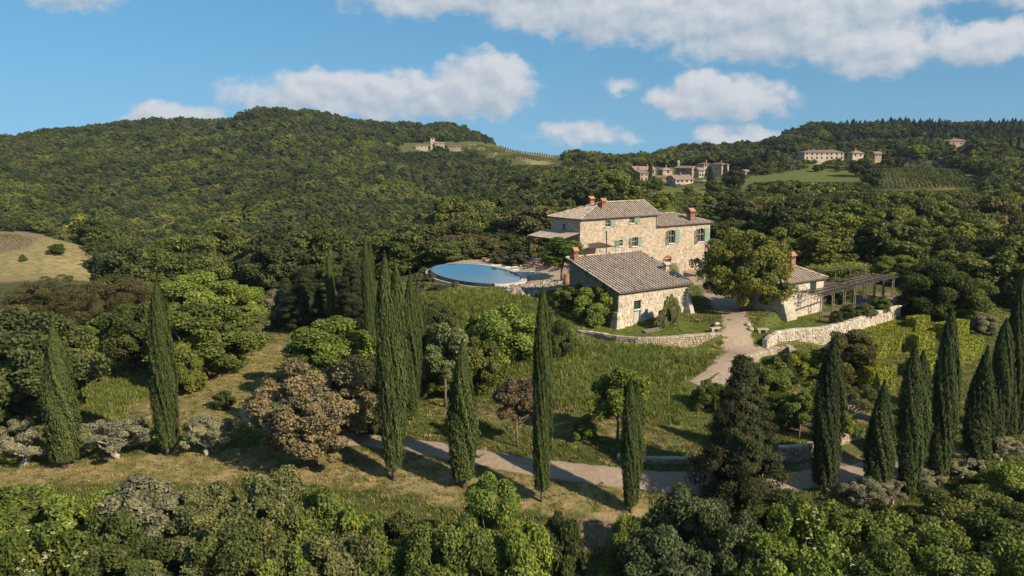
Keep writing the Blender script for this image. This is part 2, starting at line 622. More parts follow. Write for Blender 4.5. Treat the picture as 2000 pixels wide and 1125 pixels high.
M['mortar'] = simple('lime_mortar', (.385, .32, .24), .95, .1, .22, 1.5)
M['mortar_pale'] = simple('pale_lime_mortar', (.42, .36, .28), .95, .1, .22, 1.5)
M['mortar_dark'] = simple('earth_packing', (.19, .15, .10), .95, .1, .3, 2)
M['shutter'] = simple('green_shutter_paint', (.19, .285, .20), .6, .3, .12, 3)
M['door_green'] = simple('dark_green_door_paint', (.022, .034, .026), .6, .3, .15, 3)
M['wood'] = simple('weathered_wood', (.15, .125, .10), .85, .2, .35, 6, tinted=True)
M['dark_wood'] = simple('dark_timber', (.055, .042, .032), .8, .2, .3, 6)
M['brick'] = simple('red_brick', (.22, .115, .075), .9, .15, .3, 5, tinted=True)
M['terracotta'] = simple('terracotta', (.30, .15, .095), .85, .2, .22, 3, tinted=True)
M['paving'] = simple('terracotta_paving', (.40, .25, .17), .9, .15, .25, 2, tinted=True)
M['paver'] = simple('pale_stone_slab', (.60, .55, .46), .85, .2, .15, 4)
M['coping'] = simple('pale_pool_coping', (.44, .41, .36), .6, .3, .15, 2)
M['pool_wall'] = simple('dark_pool_wall', (.045, .05, .055), .35, .5, .3, 2)
M['pool_floor'] = simple('blue_grey_pool_lining', (.05, .17, .26), .5, .3, .15, 1)
M['iron'] = simple('dark_iron', (.03, .028, .027), .6, .4, .2, 5)
M['gutter'] = simple('copper_gutter', (.075, .048, .035), .5, .5, .2, 5)
M['plaster'] = simple('cream_plaster', (.58, .50, .38), .9, .15, .15, 1.2)
M['frame'] = simple('white_window_frame', (.40, .38, .33), .6, .3, .1, 3)
M['rock'] = simple('loose_rock', (.26, .225, .18), .95, .15, .3, 3, tinted=True)
M['canvas'] = simple('dark_brown_canvas', (.07, .052, .042), .9, .1, .2, 3)
M['white_canvas'] = simple('white_canvas', (.75, .73, .68), .85, .1, .08, 3)
M['thatch'] = simple('reed_matting', (.36, .29, .22), .95, .05, .3, 5, tinted=True)
M['grey_metal'] = simple('grey_metal', (.20, .21, .22), .5, .4, .2, 4)
M['car_paint'] = simple('dark_car_paint', (.05, .07, .085), .3, .6, .1, 2)


def tile_mat():
    m, t, out = new_mat('roof_tile')
    pos = geo_pos(t)
    c = t.ramp(attr(t, 'tint'), [(0, (.030, .024, .020)), (.25, (.29, .215, .165)), (.5, (.38, .315, .255)), (.8, (.47, .405, .335)), (1, (.45, .26, .165))])
    n = noise(t, 1.2, 5, .65, pos)
    c = t.mix(t.math('MULTIPLY', t.smooth(n, .5, .75), .55), c, (.20, .175, .14, 1))
    n2 = noise(t, 9, 4, .7, pos)
    c = t.mix(t.math('MULTIPLY', t.smooth(n2, .58, .75), .5), c, (.47, .43, .36, 1))
    pbr(t, out, c, .92, .12, n2, .015, .5)
    return m


M['tile'] = tile_mat()


def glass_mat():
    m, t, out = new_mat('window_glass')
    b = t.node('ShaderNodeBsdfPrincipled', {'Base Color': (.012, .014, .016, 1), 'Roughness': .08, 'Specular IOR Level': .6})
    t.l.new(b.outputs[0], out.inputs[0])
    return m


M['glass'] = glass_mat()


def water_mat():
    m, t, out = new_mat('pool_water')
    pos = geo_pos(t)
    n = noise(t, 1.6, 3, .5, pos)
    b = t.node('ShaderNodeBsdfPrincipled', {'Base Color': (.035, .125, .19, 1), 'Roughness': .05, 'IOR': 1.33, 'Specular IOR Level': .5})
    bn = t.node('ShaderNodeBump', {'Strength': .12, 'Distance': .012, 'Height': n})
    t.l.new(bn.outputs[0], b.inputs['Normal'])
    t.l.new(b.outputs[0], out.inputs[0])
    return m


M['water'] = water_mat()


def foliage_mat(name, fixed=None, transl=.30, gloss=.16, gain=1.0):
    """leaves: tone from the object's own colour, varied from leaf to leaf and clump to clump"""
    m, t, out = new_mat(name)
    oi = t.node('ShaderNodeObjectInfo')
    if fixed is None:
        base = oi.outputs['Color']
    else:
        base = t.ramp(oi.outputs['Random'], fixed)
    tint = attr(t, 'tint')
    k = t.math('MULTIPLY_ADD', tint, 1.05 * gain, .48 * gain)
    rnd = t.math('MULTIPLY_ADD', oi.outputs['Random'], .3, .85)
    k = t.math('MULTIPLY', k, rnd)
    kv = t.node('ShaderNodeCombineXYZ', {0: t.math('MULTIPLY', k, t.math('MULTIPLY_ADD', tint, .26, .87)), 1: k, 2: t.math('MULTIPLY', k, t.math('MULTIPLY_ADD', tint, -.2, 1.1))})
    c = t.node('ShaderNodeVectorMath', {0: base, 1: kv.outputs[0]}, operation='MULTIPLY').outputs[0]
    d = t.node('ShaderNodeBsdfPrincipled', {'Base Color': c, 'Roughness': .6, 'Specular IOR Level': gloss})
    yel = t.node('ShaderNodeVectorMath', {0: c, 1: (1.25, 1.2, .5)}, operation='MULTIPLY').outputs[0]
    tr = t.node('ShaderNodeBsdfTranslucent', {0: yel})
    mx = t.node('ShaderNodeMixShader', {0: transl, 1: d.outputs[0], 2: tr.outputs[0]})
    t.l.new(mx.outputs[0], out.inputs[0])
    return m


M['leaf'] = foliage_mat('leaf', gain=1.28)
M['needle'] = foliage_mat('needle', transl=.10, gloss=.06, gain=1.0)
M['forest'] = foliage_mat('forest_leaf', [(0, (0.048, 0.066, 0.021, 1)), (.35, (0.066, 0.086, 0.026, 1)), (.6, (0.085, 0.106, 0.028, 1)), (.8, (0.116, 0.133, 0.030, 1)), (.93, (0.095, 0.089, 0.038, 1)), (1, (0.045, 0.058, 0.028, 1))], .18, .08)
M['forest_bright'] = foliage_mat('bright_forest_leaf', [(0, (0.106, 0.134, 0.029, 1)), (.5, (0.143, 0.168, 0.032, 1)), (1, (0.181, 0.183, 0.044, 1))], .22, .08)
M['forest_conifer'] = foliage_mat('forest_needle', [(0, (0.027, 0.041, 0.022, 1)), (1, (0.042, 0.055, 0.026, 1))], .05, .1)
M['grass_blade'] = foliage_mat('grass_blade', [(0, (.120, .165, .032, 1)), (.5, (.150, .190, .040, 1)), (.85, (.185, .205, .055, 1)), (1, (.26, .25, .095, 1))], .3, .1)
M['dry_blade'] = foliage_mat('dry_grass_blade', [(0, (0.163, 0.163, 0.050, 1)), (.5, (0.275, 0.225, 0.094, 1)), (1, (0.375, 0.294, 0.138, 1))], .25, .15)
M['bark'] = simple('bark', (.13, .10, .075), .95, .1, .4, 5)
M['pale_bark'] = simple('pale_bark', (.34, .30, .25), .95, .1, .35, 5)


def ground_mat():
    m, t, out = new_mat('ground')
    pos = geo_pos(t)
    lush, dry, soil, pave = attr(t, 'lush'), attr(t, 'dry'), attr(t, 'soil'), attr(t, 'gravel')
    n1 = noise(t, .06, 5, .6, pos)
    n2 = noise(t, .5, 5, .65, pos)
    n3 = noise(t, 4.0, 4, .7, pos)
    n4 = noise(t, 28.0, 3, .7, pos)
    c = t.mix(t.smooth(n2, .35, .68), (.060, .072, .022, 1), (.105, .112, .036, 1))
    c = t.mix(t.math('MULTIPLY', t.smooth(n1, .42, .62), .5), c, (.125, .108, .045, 1))
    g = t.mix(t.smooth(n2, .35, .65), (.105, .130, .026, 1), (.150, .175, .038, 1))
    c = t.mix(lush, c, g)
    dg = t.mix(t.smooth(n2, .38, .62), (.21, .18, .068, 1), (.36, .275, .135, 1))
    dg = t.mix(t.math('MULTIPLY', t.smooth(n3, .5, .66), .6), dg, (.11, .115, .035, 1))
    dmask = t.smooth(t.math('ADD', dry, t.math('MULTIPLY', t.math('SUBTRACT', n2, .5), .9)), .32, .68)
    c = t.mix(dmask, c, dg)
    sg = t.mix(t.smooth(n3, .35, .65), (.17, .11, .07, 1), (.27, .19, .125, 1))
    c = t.mix(t.smooth(t.math('ADD', soil, t.math('MULTIPLY', t.math('SUBTRACT', n3, .5), .7)), .35, .65), c, sg)
    gg = t.mix(t.smooth(n3, .3, .7), (.33, .255, .18, 1), (.43, .345, .25, 1))
    c = t.mix(t.smooth(t.math('ADD', pave, t.math('MULTIPLY', t.math('SUBTRACT', n3, .5), .5)), .35, .65), c, gg)
    c = t.mix(t.math('MULTIPLY', t.smooth(n4, .5, .75), .35), c, (.05, .05, .02, 1))
    hgt = t.math('ADD', n4, t.math('MULTIPLY', n3, 1.5))
    pbr(t, out, c, .95, .08, hgt, .10, .8)
    return m


M['ground'] = ground_mat()


def gravel_mat():
    m, t, out = new_mat('gravel')
    pos = geo_pos(t)
    n2 = noise(t, .45, 4, .6, pos)
    n3 = noise(t, 3.0, 4, .7, pos)
    n4 = noise(t, 30.0, 3, .75, pos)
    c = t.mix(t.smooth(n3, .3, .7), (.265, .20, .145, 1), (.37, .29, .215, 1))
    c = t.mix(t.math('MULTIPLY', t.smooth(n2, .5, .7), .45), c, (.23, .17, .11, 1))
    c = t.mix(t.math('MULTIPLY', t.smooth(n4, .55, .75), .5), c, (.42, .35, .28, 1))
    c = t.mix(t.smooth(t.math('ADD', attr(t, 'verge'), t.math('MULTIPLY', t.math('SUBTRACT', n3, .5), .9)), .45, .75), c, (.15, .135, .05, 1))
    pbr(t, out, c, .95, .08, n4, .05, .8)
    return m


M['gravel'] = gravel_mat()

# ------------------------------------------------------------------ level ground: terraces, lawns held by walls, pool basin
BARN_WALL = xy((1128, 647, 4.95), (1160, 651, 4.95), (1203, 658, 4.95), (1245, 662, 4.95), (1288, 661.5, 4.95), (1345, 656.5, 4.95), (1407, 652, 4.95))
WHITE_WALL = xy((1498, 664, 4.6), (1519, 651, 4.9), (1553, 646, 4.95), (1606, 642, 4.95), (1656, 632, 5.1), (1690, 620, 5.25), (1733, 605, 5.4), (1759, 599, 5.45))
TERR_WALL = xy((1522, 877, 1.9), (1551, 877, 1.9), (1581, 872, 1.9), (1640, 855, 1.9), (1682, 845, 1.9))
pp = pool_ring(1.0, 40, 1.5)
PLATEAUS.append((BARN_WALL + xy((1407, 640, 4.95), (1345, 630, 4.95), (1210, 632, 4.95), (1150, 634, 4.95)), 4.9, -.7))
PLATEAUS.append((WHITE_WALL + xy((1740, 575, 5.5), (1640, 590, 5.2), (1560, 605, 5.0), (1510, 625, 5.0), (1480, 640, 4.95)),
                 lambda x, y: 4.85 + np.clip((x - 30) / 20, 0, 1) * .5, -.7))
PLATEAUS.append((TERR_WALL + xy((1690, 815, 2.0), (1600, 800, 2.0), (1535, 815, 2.0)), 1.85, -.7))
PLATEAUS.append((xy((868, 515, 7.1), (905, 508, 7.1), (1000, 503, 7.1), (1040, 512, 7.1), (1105, 512, 7.1), (1112, 552, 7.1), (1060, 556, 7.1),
                    (1030, 566, 7.1), (1010, 572, 7.1), (975, 560, 7.1)),
                 lambda x, y: 7.1 + np.clip((x - 1) / 4, 0, 1) * np.clip((y - 112) / 8, 0, 1) * .4, 1.2))
HC = atY(1133, 429, 122.0)                       # eave corner of the main house
HG = 7.3
def hloc(a, b):
    p = Vector((HC[0], HC[1], 0)) + AD * a + AE * b
    return (p.x, p.y)


hx = [hloc(-4.2, -1.5), hloc(-3.0, -9), hloc(11, -9), hloc(11, 12), hloc(-4.2, 9)]
PLATEAUS.append(([hloc(10, -12), hloc(28, -10), hloc(30, 11), hloc(10, 11)], 5.1, 2.0))
PLATEAUS.append((hx, 8.1, .8))
PLATEAUS.append((pool_ring(1.0, 48, .55), 5.2, .5))

# ------------------------------------------------------------------ the ground sheet
def axis(lo, hi, step, far_lo, far_hi, g):
    a = list(np.arange(lo, hi, step))
    s, q = step, lo
    left = []
    while q > far_lo:
        s *= 1 + g
        q -= s
        left.append(q)
    s, q = step, a[-1]
    right = []
    while q < far_hi:
        s *= 1 + g
        q += s
        right.append(q)
    return np.array(left[::-1] + a + right)


gx = axis(-52, 62, .55, -2600, 2600, .035)
gy = axis(42, 132, .55, -150, 4200, .035)
GX, GY = np.meshgrid(gx, gy)
gz = Hn(GX.ravel(), GY.ravel())
_r = np.random.default_rng(3)
GZ = gz + _r.normal(0, .018, len(gz)) * ((GY.ravel() > 40) & (GY.ravel() < 140))
nx, ny = len(gx), len(gy)
ii = (np.arange(ny - 1)[:, None] * nx + np.arange(nx - 1)[None, :]).ravel()
me = np_mesh('ground', np.c_[GX.ravel(), GY.ravel(), GZ], np.c_[ii, ii + 1, ii + 1 + nx, ii + nx], smooth=True)
fx, fy = GX.ravel(), GY.ravel()


def zone(poly, soft):
    m = inside(poly, fx, fy)
    d = edge_dist(poly, fx, fy)
    return np.where(m, np.clip(.5 + d / soft / 2, 0, 1), np.clip(.5 - d / soft / 2, 0, 1))


def pixpoly(*uv):
    return [tuple(hit(u, v)[:2]) for (u, v) in uv]


Z = {k: np.zeros(len(fx)) for k in ('lush', 'dry', 'soil', 'gravel')}


def put(k, poly, soft=1.5, amt=1.0):
    Z[k] = np.maximum(Z[k], zone(poly, soft) * amt)


STRIP = pixpoly((-60, 930), (125, 905), (330, 885), (470, 880), (620, 870), (760, 880), (900, 910), (1060, 935), (1240, 950), (1260, 1000),
                (1200, 1030), (1100, 1000), (960, 990), (900, 985), (760, 955), (600, 945), (480, 940), (300, 945), (100, 940), (-60, 960))
put('dry', STRIP, 1.5)
LEFTYARD = pixpoly((250, 790), (330, 760), (480, 690), (560, 650), (570, 700), (520, 780), (480, 830), (380, 840), (280, 830))
put('dry', LEFTYARD, 2, .85)
put('dry', pixpoly((690, 850), (800, 800), (960, 830), (1100, 870), (1330, 880), (1340, 835), (1200, 815), (1000, 790), (880, 790), (760, 790)), 2, .55)
MEADOW = pixpoly((1090, 680), (1160, 668), (1250, 678), (1340, 682), (1400, 690), (1380, 730), (1340, 770), (1330, 830), (1200, 820), (1090, 800), (980, 760), (960, 700))
put('lush', MEADOW, 2)
put('lush', pixpoly((150, 790), (170, 730), (230, 725), (290, 770), (250, 800), (180, 830)), 2)
put('lush', [tuple(p) for p in PLATEAUS[0][0]], 1)
put('lush', [tuple(p) for p in PLATEAUS[1][0]], 1)
put('lush', pixpoly((820, 590), (880, 570), (1000, 575), (1040, 600), (900, 610)), 1.5, .8)
put('soil', pixpoly((1130, 1010), (1190, 1015), (1200, 1060), (1140, 1075)), 1.0)
put('soil', pixpoly((1440, 760), (1700, 760), (1720, 830), (1500, 850)), 2, .75)
put('soil', pixpoly((1530, 905), (1690, 880), (1800, 930), (1700, 975), (1600, 960)), 1.5, .7)
put('soil', pixpoly((1600, 615), (1740, 570), (1755, 590), (1630, 632)), .8)
put('soil', pixpoly((1340, 535), (1480, 535), (1450, 612), (1400, 612)), 1.0)
put('gravel', [tuple(p) for p in PLATEAUS[3][0]], .8)
put('gravel', hx, 1.0, .8)
put('gravel', PLATEAUS[4][0], 1.0, .7)
FIELD = pixpoly((-250, 460), (-50, 453), (60, 453), (110, 466), (200, 520), (215, 550), (100, 552), (-50, 556), (-250, 560))
put('dry', FIELD, 6, .8)
TILLED = pixpoly((-250, 458), (-20, 453), (60, 453), (105, 466), (60, 487), (-20, 500), (-250, 500))
put('soil', TILLED, 5)
VINE_FAR = pixpoly((800, 286), (850, 281), (900, 283), (960, 285), (1020, 291), (1104, 296), (1085, 318), (1010, 315), (930, 300), (870, 299))
put('dry', VINE_FAR, 15, .55)
VINE_R = pixpoly((1690, 338), (1840, 329), (1880, 340), (1925, 360), (1860, 372), (1700, 366))
put('dry', VINE_R, 8, .75)
put('lush', pixpoly((1180, 398), (1250, 386), (1400, 378), (1480, 390), (1460, 430), (1400, 440), (1290, 432), (1180, 412)), 10)
put('lush', pixpoly((1430, 350), (1478, 334), (1560, 319), (1690, 316), (1705, 336), (1690, 355), (1640, 366), (1540, 370), (1440, 366)), 12, .55)
put('lush', pixpoly((1225, 360), (1300, 368), (1400, 366), (1440, 372), (1400, 384), (1290, 386), (1225, 380)), 8)
for k, a in Z.items():
    at = me.attributes.new(k, 'FLOAT', 'POINT')
    at.data.foreach_set('value', a.astype(np.float32))
me.materials.append(M['ground'])
tag(link('ground', me), kind='structure')


# ------------------------------------------------------------------ gravel track and drive, draped over the ground
def drape(name, centre, widths, seed, mat='gravel', lift_=.035, n_across=9, step=.6):
    c = [Vector((p[0], p[1])) for p in centre]
    # resample with Catmull-Rom
    pts, wd = [], []
    for i in range(len(c) - 1):
        p0, p1, p2, p3 = c[max(i - 1, 0)], c[i], c[i + 1], c[min(i + 2, len(c) - 1)]
        n = max(2, int((p2 - p1).length / step))
        for k in range(n):
            t = k / n
            pts.append(.5 * ((2 * p1) + (p2 - p0) * t + (2 * p0 - 5 * p1 + 4 * p2 - p3) * t * t + (3 * p1 - p0 - 3 * p2 + p3) * t ** 3))
            wd.append(widths[i] * (1 - t) + widths[i + 1] * t)
    pts.append(c[-1])
    wd.append(widths[-1])
    rg = random.Random(seed)
    V, vg = [], []
    for i, p in enumerate(pts):
        d = (pts[min(i + 1, len(pts) - 1)] - pts[max(i - 1, 0)]).normalized()
        nrm = Vector((-d.y, d.x))
        w0 = wd[i] * (1 + rg.uniform(-.09, .09))
        for k in range(n_across):
            s = (k / (n_across - 1) - .5)
            q = p + nrm * s * w0
            V.append((q.x, q.y))
            e = abs(s) * 2
            vg.append(max(0, (e - .62) / .38) * .9 + (.32 if e < .18 and mat == 'gravel' else 0))
    V = np.array(V)
    z = Hn(V[:, 0], V[:, 1]) + lift_ - .05 * (np.array(vg) > .8)
    f = []
    for i in range(len(pts) - 1):
        for k in range(n_across - 1):
            a = i * n_across + k
            f.append((a, a + 1, a + 1 + n_across, a + n_across))
    me = np_mesh(name, np.c_[V, z], np.array(f)[:, ::-1], smooth=True)
    at = me.attributes.new('verge', 'FLOAT', 'POINT')
    at.data.foreach_set('value', np.array(vg, np.float32))
    me.materials.append(M[mat])
    return tag(link(name, me), kind='structure')


TRACK = [hit(u, v) for (u, v) in ((520, 770), (500, 800), (520, 830), (600, 850), (720, 860), (830, 874), (950, 895), (1090, 918), (1250, 936), (1400, 944), (1540, 939), (1640, 926), (1720, 908), (1800, 890))]
drape('gravel_track', TRACK, [2.4, 2.9, 2.9, 2.6, 2.4, 2.4, 2.4, 2.5, 2.6, 2.6, 2.6, 2.5, 2.4, 2.2], 4)
DRIVE = [hit(u, v) for (u, v) in ((1405, 575), (1425, 600), (1437, 630), (1440, 662), (1448, 690), (1432, 712), (1408, 730), (1380, 744), (1362, 752))]
drape('gravel_drive', DRIVE, [5, 3.9, 3.3, 3.7, 5.0, 4.6, 3.4, 2.8, 2.2], 5)
SPUR = [hit(u, v) for (u, v) in ((1440, 690), (1480, 686), (1520, 685), (1560, 688))]
drape('gravel_spur', SPUR, [4.0, 2.8, 2.2, 2.0], 6, lift_=.055)

# ------------------------------------------------------------------ buildings
RZ = math.atan2(AD.y, AD.x)


class Frame:
    """a building's own axes: x along the front, y into the depth, z up; origin on the ground at the front corner"""
    def __init__(self, ox, oy, gz, rz=RZ):
        self.o = Vector((ox, oy, gz))
        self.rz = rz
        self.ax = Vector((math.cos(rz), math.sin(rz), 0))
        self.ay = Vector((-math.sin(rz), math.cos(rz), 0))

    def pix(self, u, v, y=0.0):
        """pixel -> (x, z) on the front plane at depth y"""
        d = Vector(ray(u, v))
        c = Vector((0, 0, CAMZ))
        p0 = self.o + self.ay * y
        t = (p0 - c).dot(self.ay) / d.dot(self.ay)
        p = c + d * t - self.o
        return p.dot(self.ax), p.z

    def rect(self, u0, v0, u1, v1, y=0.0):
        um, vm = (u0 + u1) / 2, (v0 + v1) / 2
        return (self.pix(u0, vm, y)[0], self.pix(um, v1, y)[1], self.pix(u1, vm, y)[0], self.pix(um, v0, y)[1])

    def root(self, name, label, cat, group=None):
        return empty(name, self.o, self.rz, label, cat, group)


def wall_face(mb, o, ex, en, L, z0, z1, openings=(), reveal=.28, tint=.5):
    """a wall plane with real openings and reveals"""
    o, ex, en = Vector(o), Vector(ex), Vector(en)
    xs = sorted({0.0, L, *[min(max(q, 0), L) for r in openings for q in (r[0], r[2])]})
    zs = sorted({z0, z1, *[min(max(q, z0), z1) for r in openings for q in (r[1], r[3])]})

    def P(x, z, d=0.0):
        return o + ex * x + Vector((0, 0, z)) + en * d
    flip = ex.cross(Vector((0, 0, 1))).dot(en) < 0
    for i in range(len(xs) - 1):
        for j in range(len(zs) - 1):
            cx, cz = (xs[i] + xs[i + 1]) / 2, (zs[j] + zs[j + 1]) / 2
            if any(r[0] < cx < r[2] and r[1] < cz < r[3] for r in openings):
                continue
            q = [P(xs[i], zs[j]), P(xs[i + 1], zs[j]), P(xs[i + 1], zs[j + 1]), P(xs[i], zs[j + 1])]
            mb.poly(q, [(3, 2, 1, 0) if flip else (0, 1, 2, 3)], tint)
    for r in openings:
        a = [P(r[0], r[1]), P(r[2], r[1]), P(r[2], r[3]), P(r[0], r[3])]
        b = [p - en * reveal for p in a]
        for i in range(4):
            j = (i + 1) % 4
            mb.poly([a[i], a[j], b[j], b[i]], [(0, 1, 2, 3)], tint)


def stonework(mb, o, ex, en, L, z0, top, openings, rng, course=(.17, .33), width=(.22, .55), relief=(.015, .06), quoins=True):
    """single stones set in the wall, proud of the mortar, laid in uneven courses"""
    o, ex, en = Vector(o), Vector(ex), Vector(en)
    topf = top if callable(top) else (lambda x: top)
    zmax = max(topf(L * k / 20) for k in range(21))
    z = z0
    row = 0
    while z < zmax - .05:
        h = rng.uniform(*course)
        x = -rng.uniform(0, width[0])
        while x < L:
            w = rng.uniform(*width)
            if quoins and (x <= 0 or x + w > L - .25):
                w = rng.choice((.35, .62))
            x0, x1 = max(x, 0) + .012, min(x + w, L) - .012
            x += w
            if x1 - x0 < .07:
                continue
            za, zb = z + .012, min(z + h, topf((x0 + x1) / 2)) - .012
            if zb - za < .06:
                continue
            ok = True
            for r in openings:
                if x1 > r[0] and x0 < r[2] and zb > r[1] and za < r[3]:
                    if (x0 + x1) / 2 < r[0]:
                        x1 = r[0]
                    elif (x0 + x1) / 2 > r[2]:
                        x0 = r[2]
                    elif (za + zb) / 2 > r[3] and zb - r[3] > .06:
                        za = r[3]
                    elif (za + zb) / 2 < r[1] and r[1] - za > .06:
                        zb = r[1]
                    else:
                        ok = False
            if not ok or x1 - x0 < .05 or zb - za < .05:
                continue
            d = rng.uniform(*relief)
            b = min(.035, (x1 - x0) * .2, (zb - za) * .2)
            j = lambda: rng.uniform(-.018, .018)
            back = [(x0, za), (x1, za), (x1, zb), (x0, zb)]
            front = [(x0 + b + j(), za + b + j() * .6), (x1 - b + j(), za + b + j() * .6), (x1 - b + j(), zb - b + j() * .6), (x0 + b + j(), zb - b + j() * .6)]
            pts = [o + ex * px + Vector((0, 0, pz)) - en * .02 for (px, pz) in back] + [o + ex * px + Vector((0, 0, pz)) + en * (d + j() * .4) for (px, pz) in front]
            mb.poly(pts, ((4, 5, 6, 7), (0, 1, 5, 4), (1, 2, 6, 5), (2, 3, 7, 6), (3, 0, 4, 7)), min(1, max(0, rng.gauss(.52, .19))))
        z += h
        row += 1


def roof_tiles(mb, o, ex, es, L, S, rng, clip=None, pitch=.45, rowl=.5, seed_tone=.5):
    """rows of half-round cover tiles over a bed of channel tiles; o at the eave's end, es up the slope"""
    o, ex, es = Vector(o), Vector(ex).normalized(), Vector(es).normalized()
    nrm = ex.cross(es).normalized()
    if nrm.z < 0:
        nrm = -nrm
    n = int(L / pitch)
    m = int(math.ceil(S / rowl))
    for i in range(n + 1):
        xc = (i + .5) * L / (n + 1)
        xj = rng.uniform(-.012, .012)
        for j in range(m):
            s0, s1 = j * rowl, min((j + 1) * rowl + .05, S)
            if clip and not clip(xc, (s0 + min(s1, S)) / 2):
                continue
            tint = rng.gauss(seed_tone + .1, .16)
            if rng.random() < .05:
                tint = 1.0
            tint = min(1, max(.22, tint))
            r0, r1 = .105, .09
            xx = xc + xj + rng.uniform(-.012, .012)
            lift0, lift1 = .055 + rng.uniform(-.006, .012), .03
            ring = []
            for (s, r, lf) in ((s0 - .02, r0, lift0), (s1, r1, lift1)):
                for k in range(5):
                    a = math.pi * k / 4
                    ring.append(o + ex * (xx + r * math.cos(a)) + es * s + nrm * (lf + r * .62 * math.sin(a) - .035))
            mb.poly(ring, ((0, 1, 6, 5), (1, 2, 7, 6), (2, 3, 8, 7), (3, 4, 9, 8), (4, 3, 2, 1, 0)), tint)


def ridge_tiles(mb, a, b, rng, r=.13, step=.42):
    a, b = Vector(a), Vector(b)
    d = (b - a).normalized()
    s = d.cross(Vector((0, 0, 1))).normalized()
    t = s.cross(d)
    L = (b - a).length
    n = max(1, int(L / step))
    for i in range(n):
        p0, p1 = a + d * (L * i / n - .03), a + d * (L * (i + 1) / n + .03)
        ring = []
        for (p, rr) in ((p0, r * 1.1), (p1, r * .95)):
            for k in range(5):
                an = math.pi * k / 4
                ring.append(p + s * rr * math.cos(an) + t * rr * .9 * math.sin(an))
        mb.poly(ring, ((0, 5, 6, 1), (1, 6, 7, 2), (2, 7, 8, 3), (3, 8, 9, 4), (0, 1, 2, 3, 4), (9, 8, 7, 6, 5)), min(1, max(0, rng.gauss(.55, .25))))


def roof_slab(mb, pts, th=.12):
    """bed of the roof: a closed slab under the tiles"""
    n = len(pts)
    top = [Vector(p) for p in pts]
    bot = [p - Vector((0, 0, th)) for p in top]
    f = [tuple(range(n)), tuple(reversed(range(n, 2 * n)))] + [(i, n + i, n + (i + 1) % n, (i + 1) % n) for i in range(n)]
    mb.poly(top + bot, f, .02)


def window(parent, o, ex, en, r, arched=False, shutters='both', ajar=(0.0, 0.0), mats=None, leaf=True):
    """window in an opening: glass, frame with bars, sill, and hinged shutters"""
    o, ex, en = Vector(o), Vector(ex), Vector(en)
    x0, z0, x1, z1 = r
    w, h = x1 - x0, z1 - z0
    up = Vector((0, 0, 1))

    def P(x, z, d):
        return o + ex * x + up * z + en * d
    g = MB()
    g.poly([P(x0, z0, -.2), P(x1, z0, -.2), P(x1, z1, -.2), P(x0, z1, -.2)], [(0, 1, 2, 3)])
    win = g.build('window', M['glass'], parent)
    fr = MB()
    for (a, b) in (((x0 + .03, z0), (x0 + .03, z1)), ((x1 - .03, z0), (x1 - .03, z1)), ((x0, z0 + .03), (x1, z0 + .03)), ((x0, z1 - .03), (x1, z1 - .03)),
                   (((x0 + x1) / 2, z0), ((x0 + x1) / 2, z1)), ((x0, z0 + h * .55), (x1, z0 + h * .55))):
        fr.bar(P(*a, -.17), P(*b, -.17), .055, .04, up=en)
    fr.build('frame', M['frame'], win)
    sl = MB()
    sl.bar(P(x0 - .08, z0 - .05, .04), P(x1 + .08, z0 - .05, .04), .30, .09)
    sl.build('sill', M['paver'], win)
    if arched:
        # stones closing the corners above the arch
        a = MB()
        n = 8
        rad_ = w / 2
        zc = z1 - rad_ * .55
        for sgn in (-1, 1):
            pts = [P((x0 + x1) / 2 + sgn * rad_, z1 + .01, .0)]
            for k in range(n + 1):
                an = math.pi / 2 * k / n
                pts.append(P((x0 + x1) / 2 + sgn * rad_ * math.cos(an), zc + (z1 - zc) * math.sin(an), .0))
            back = [p - en * .2 for p in pts]
            m_ = len(pts)
            f = [tuple(range(m_)) if sgn < 0 else tuple(reversed(range(m_)))] + [(i, (i + 1) % m_, m_ + (i + 1) % m_, m_ + i) for i in range(m_)]
            a.poly(pts + back, f, .6)
        a.build('arch_spandrel', M['stone'], win)
    if shutters:
        for k, sd in enumerate((-1, 1)):
            if shutters == 'right' and sd < 0 or shutters == 'left' and sd > 0:
                continue
            sw = w / 2 + .03 if shutters == 'both' else w * .92
            hinge = P(x0 - .02 if sd < 0 else x1 + .02, z0, .08)
            an = ajar[k]
            dr = (ex * sd * math.cos(an) + en * math.sin(an)).normalized()
            nn = dr.cross(up).normalized()
            s = MB()
            for (q0, q1, ww) in (((.035, 0), (.035, h), .07), ((sw - .035, 0), (sw - .035, h), .07), ((0, .05), (sw, .05), .1), ((0, h - .05), (sw, h - .05), .1), ((0, h * .5), (sw, h * .5), .09)):
                s.bar(hinge + dr * q0[0] + up * q0[1], hinge + dr * q1[0] + up * q1[1], ww, .05, up=nn)
            sh = s.build('shutter', M['shutter'], parent)
            lv = MB()
            nsl = max(4, int(h / .09))
            for i in range(nsl):
                zz = h * (i + .5) / nsl
                lv.bar(hinge + dr * .06 + up * zz, hinge + dr * (sw - .06) + up * zz, .085, .02, up=(up * .6 + nn * .8))
            lv.build('louvres', M['shutter'], sh)
    return win


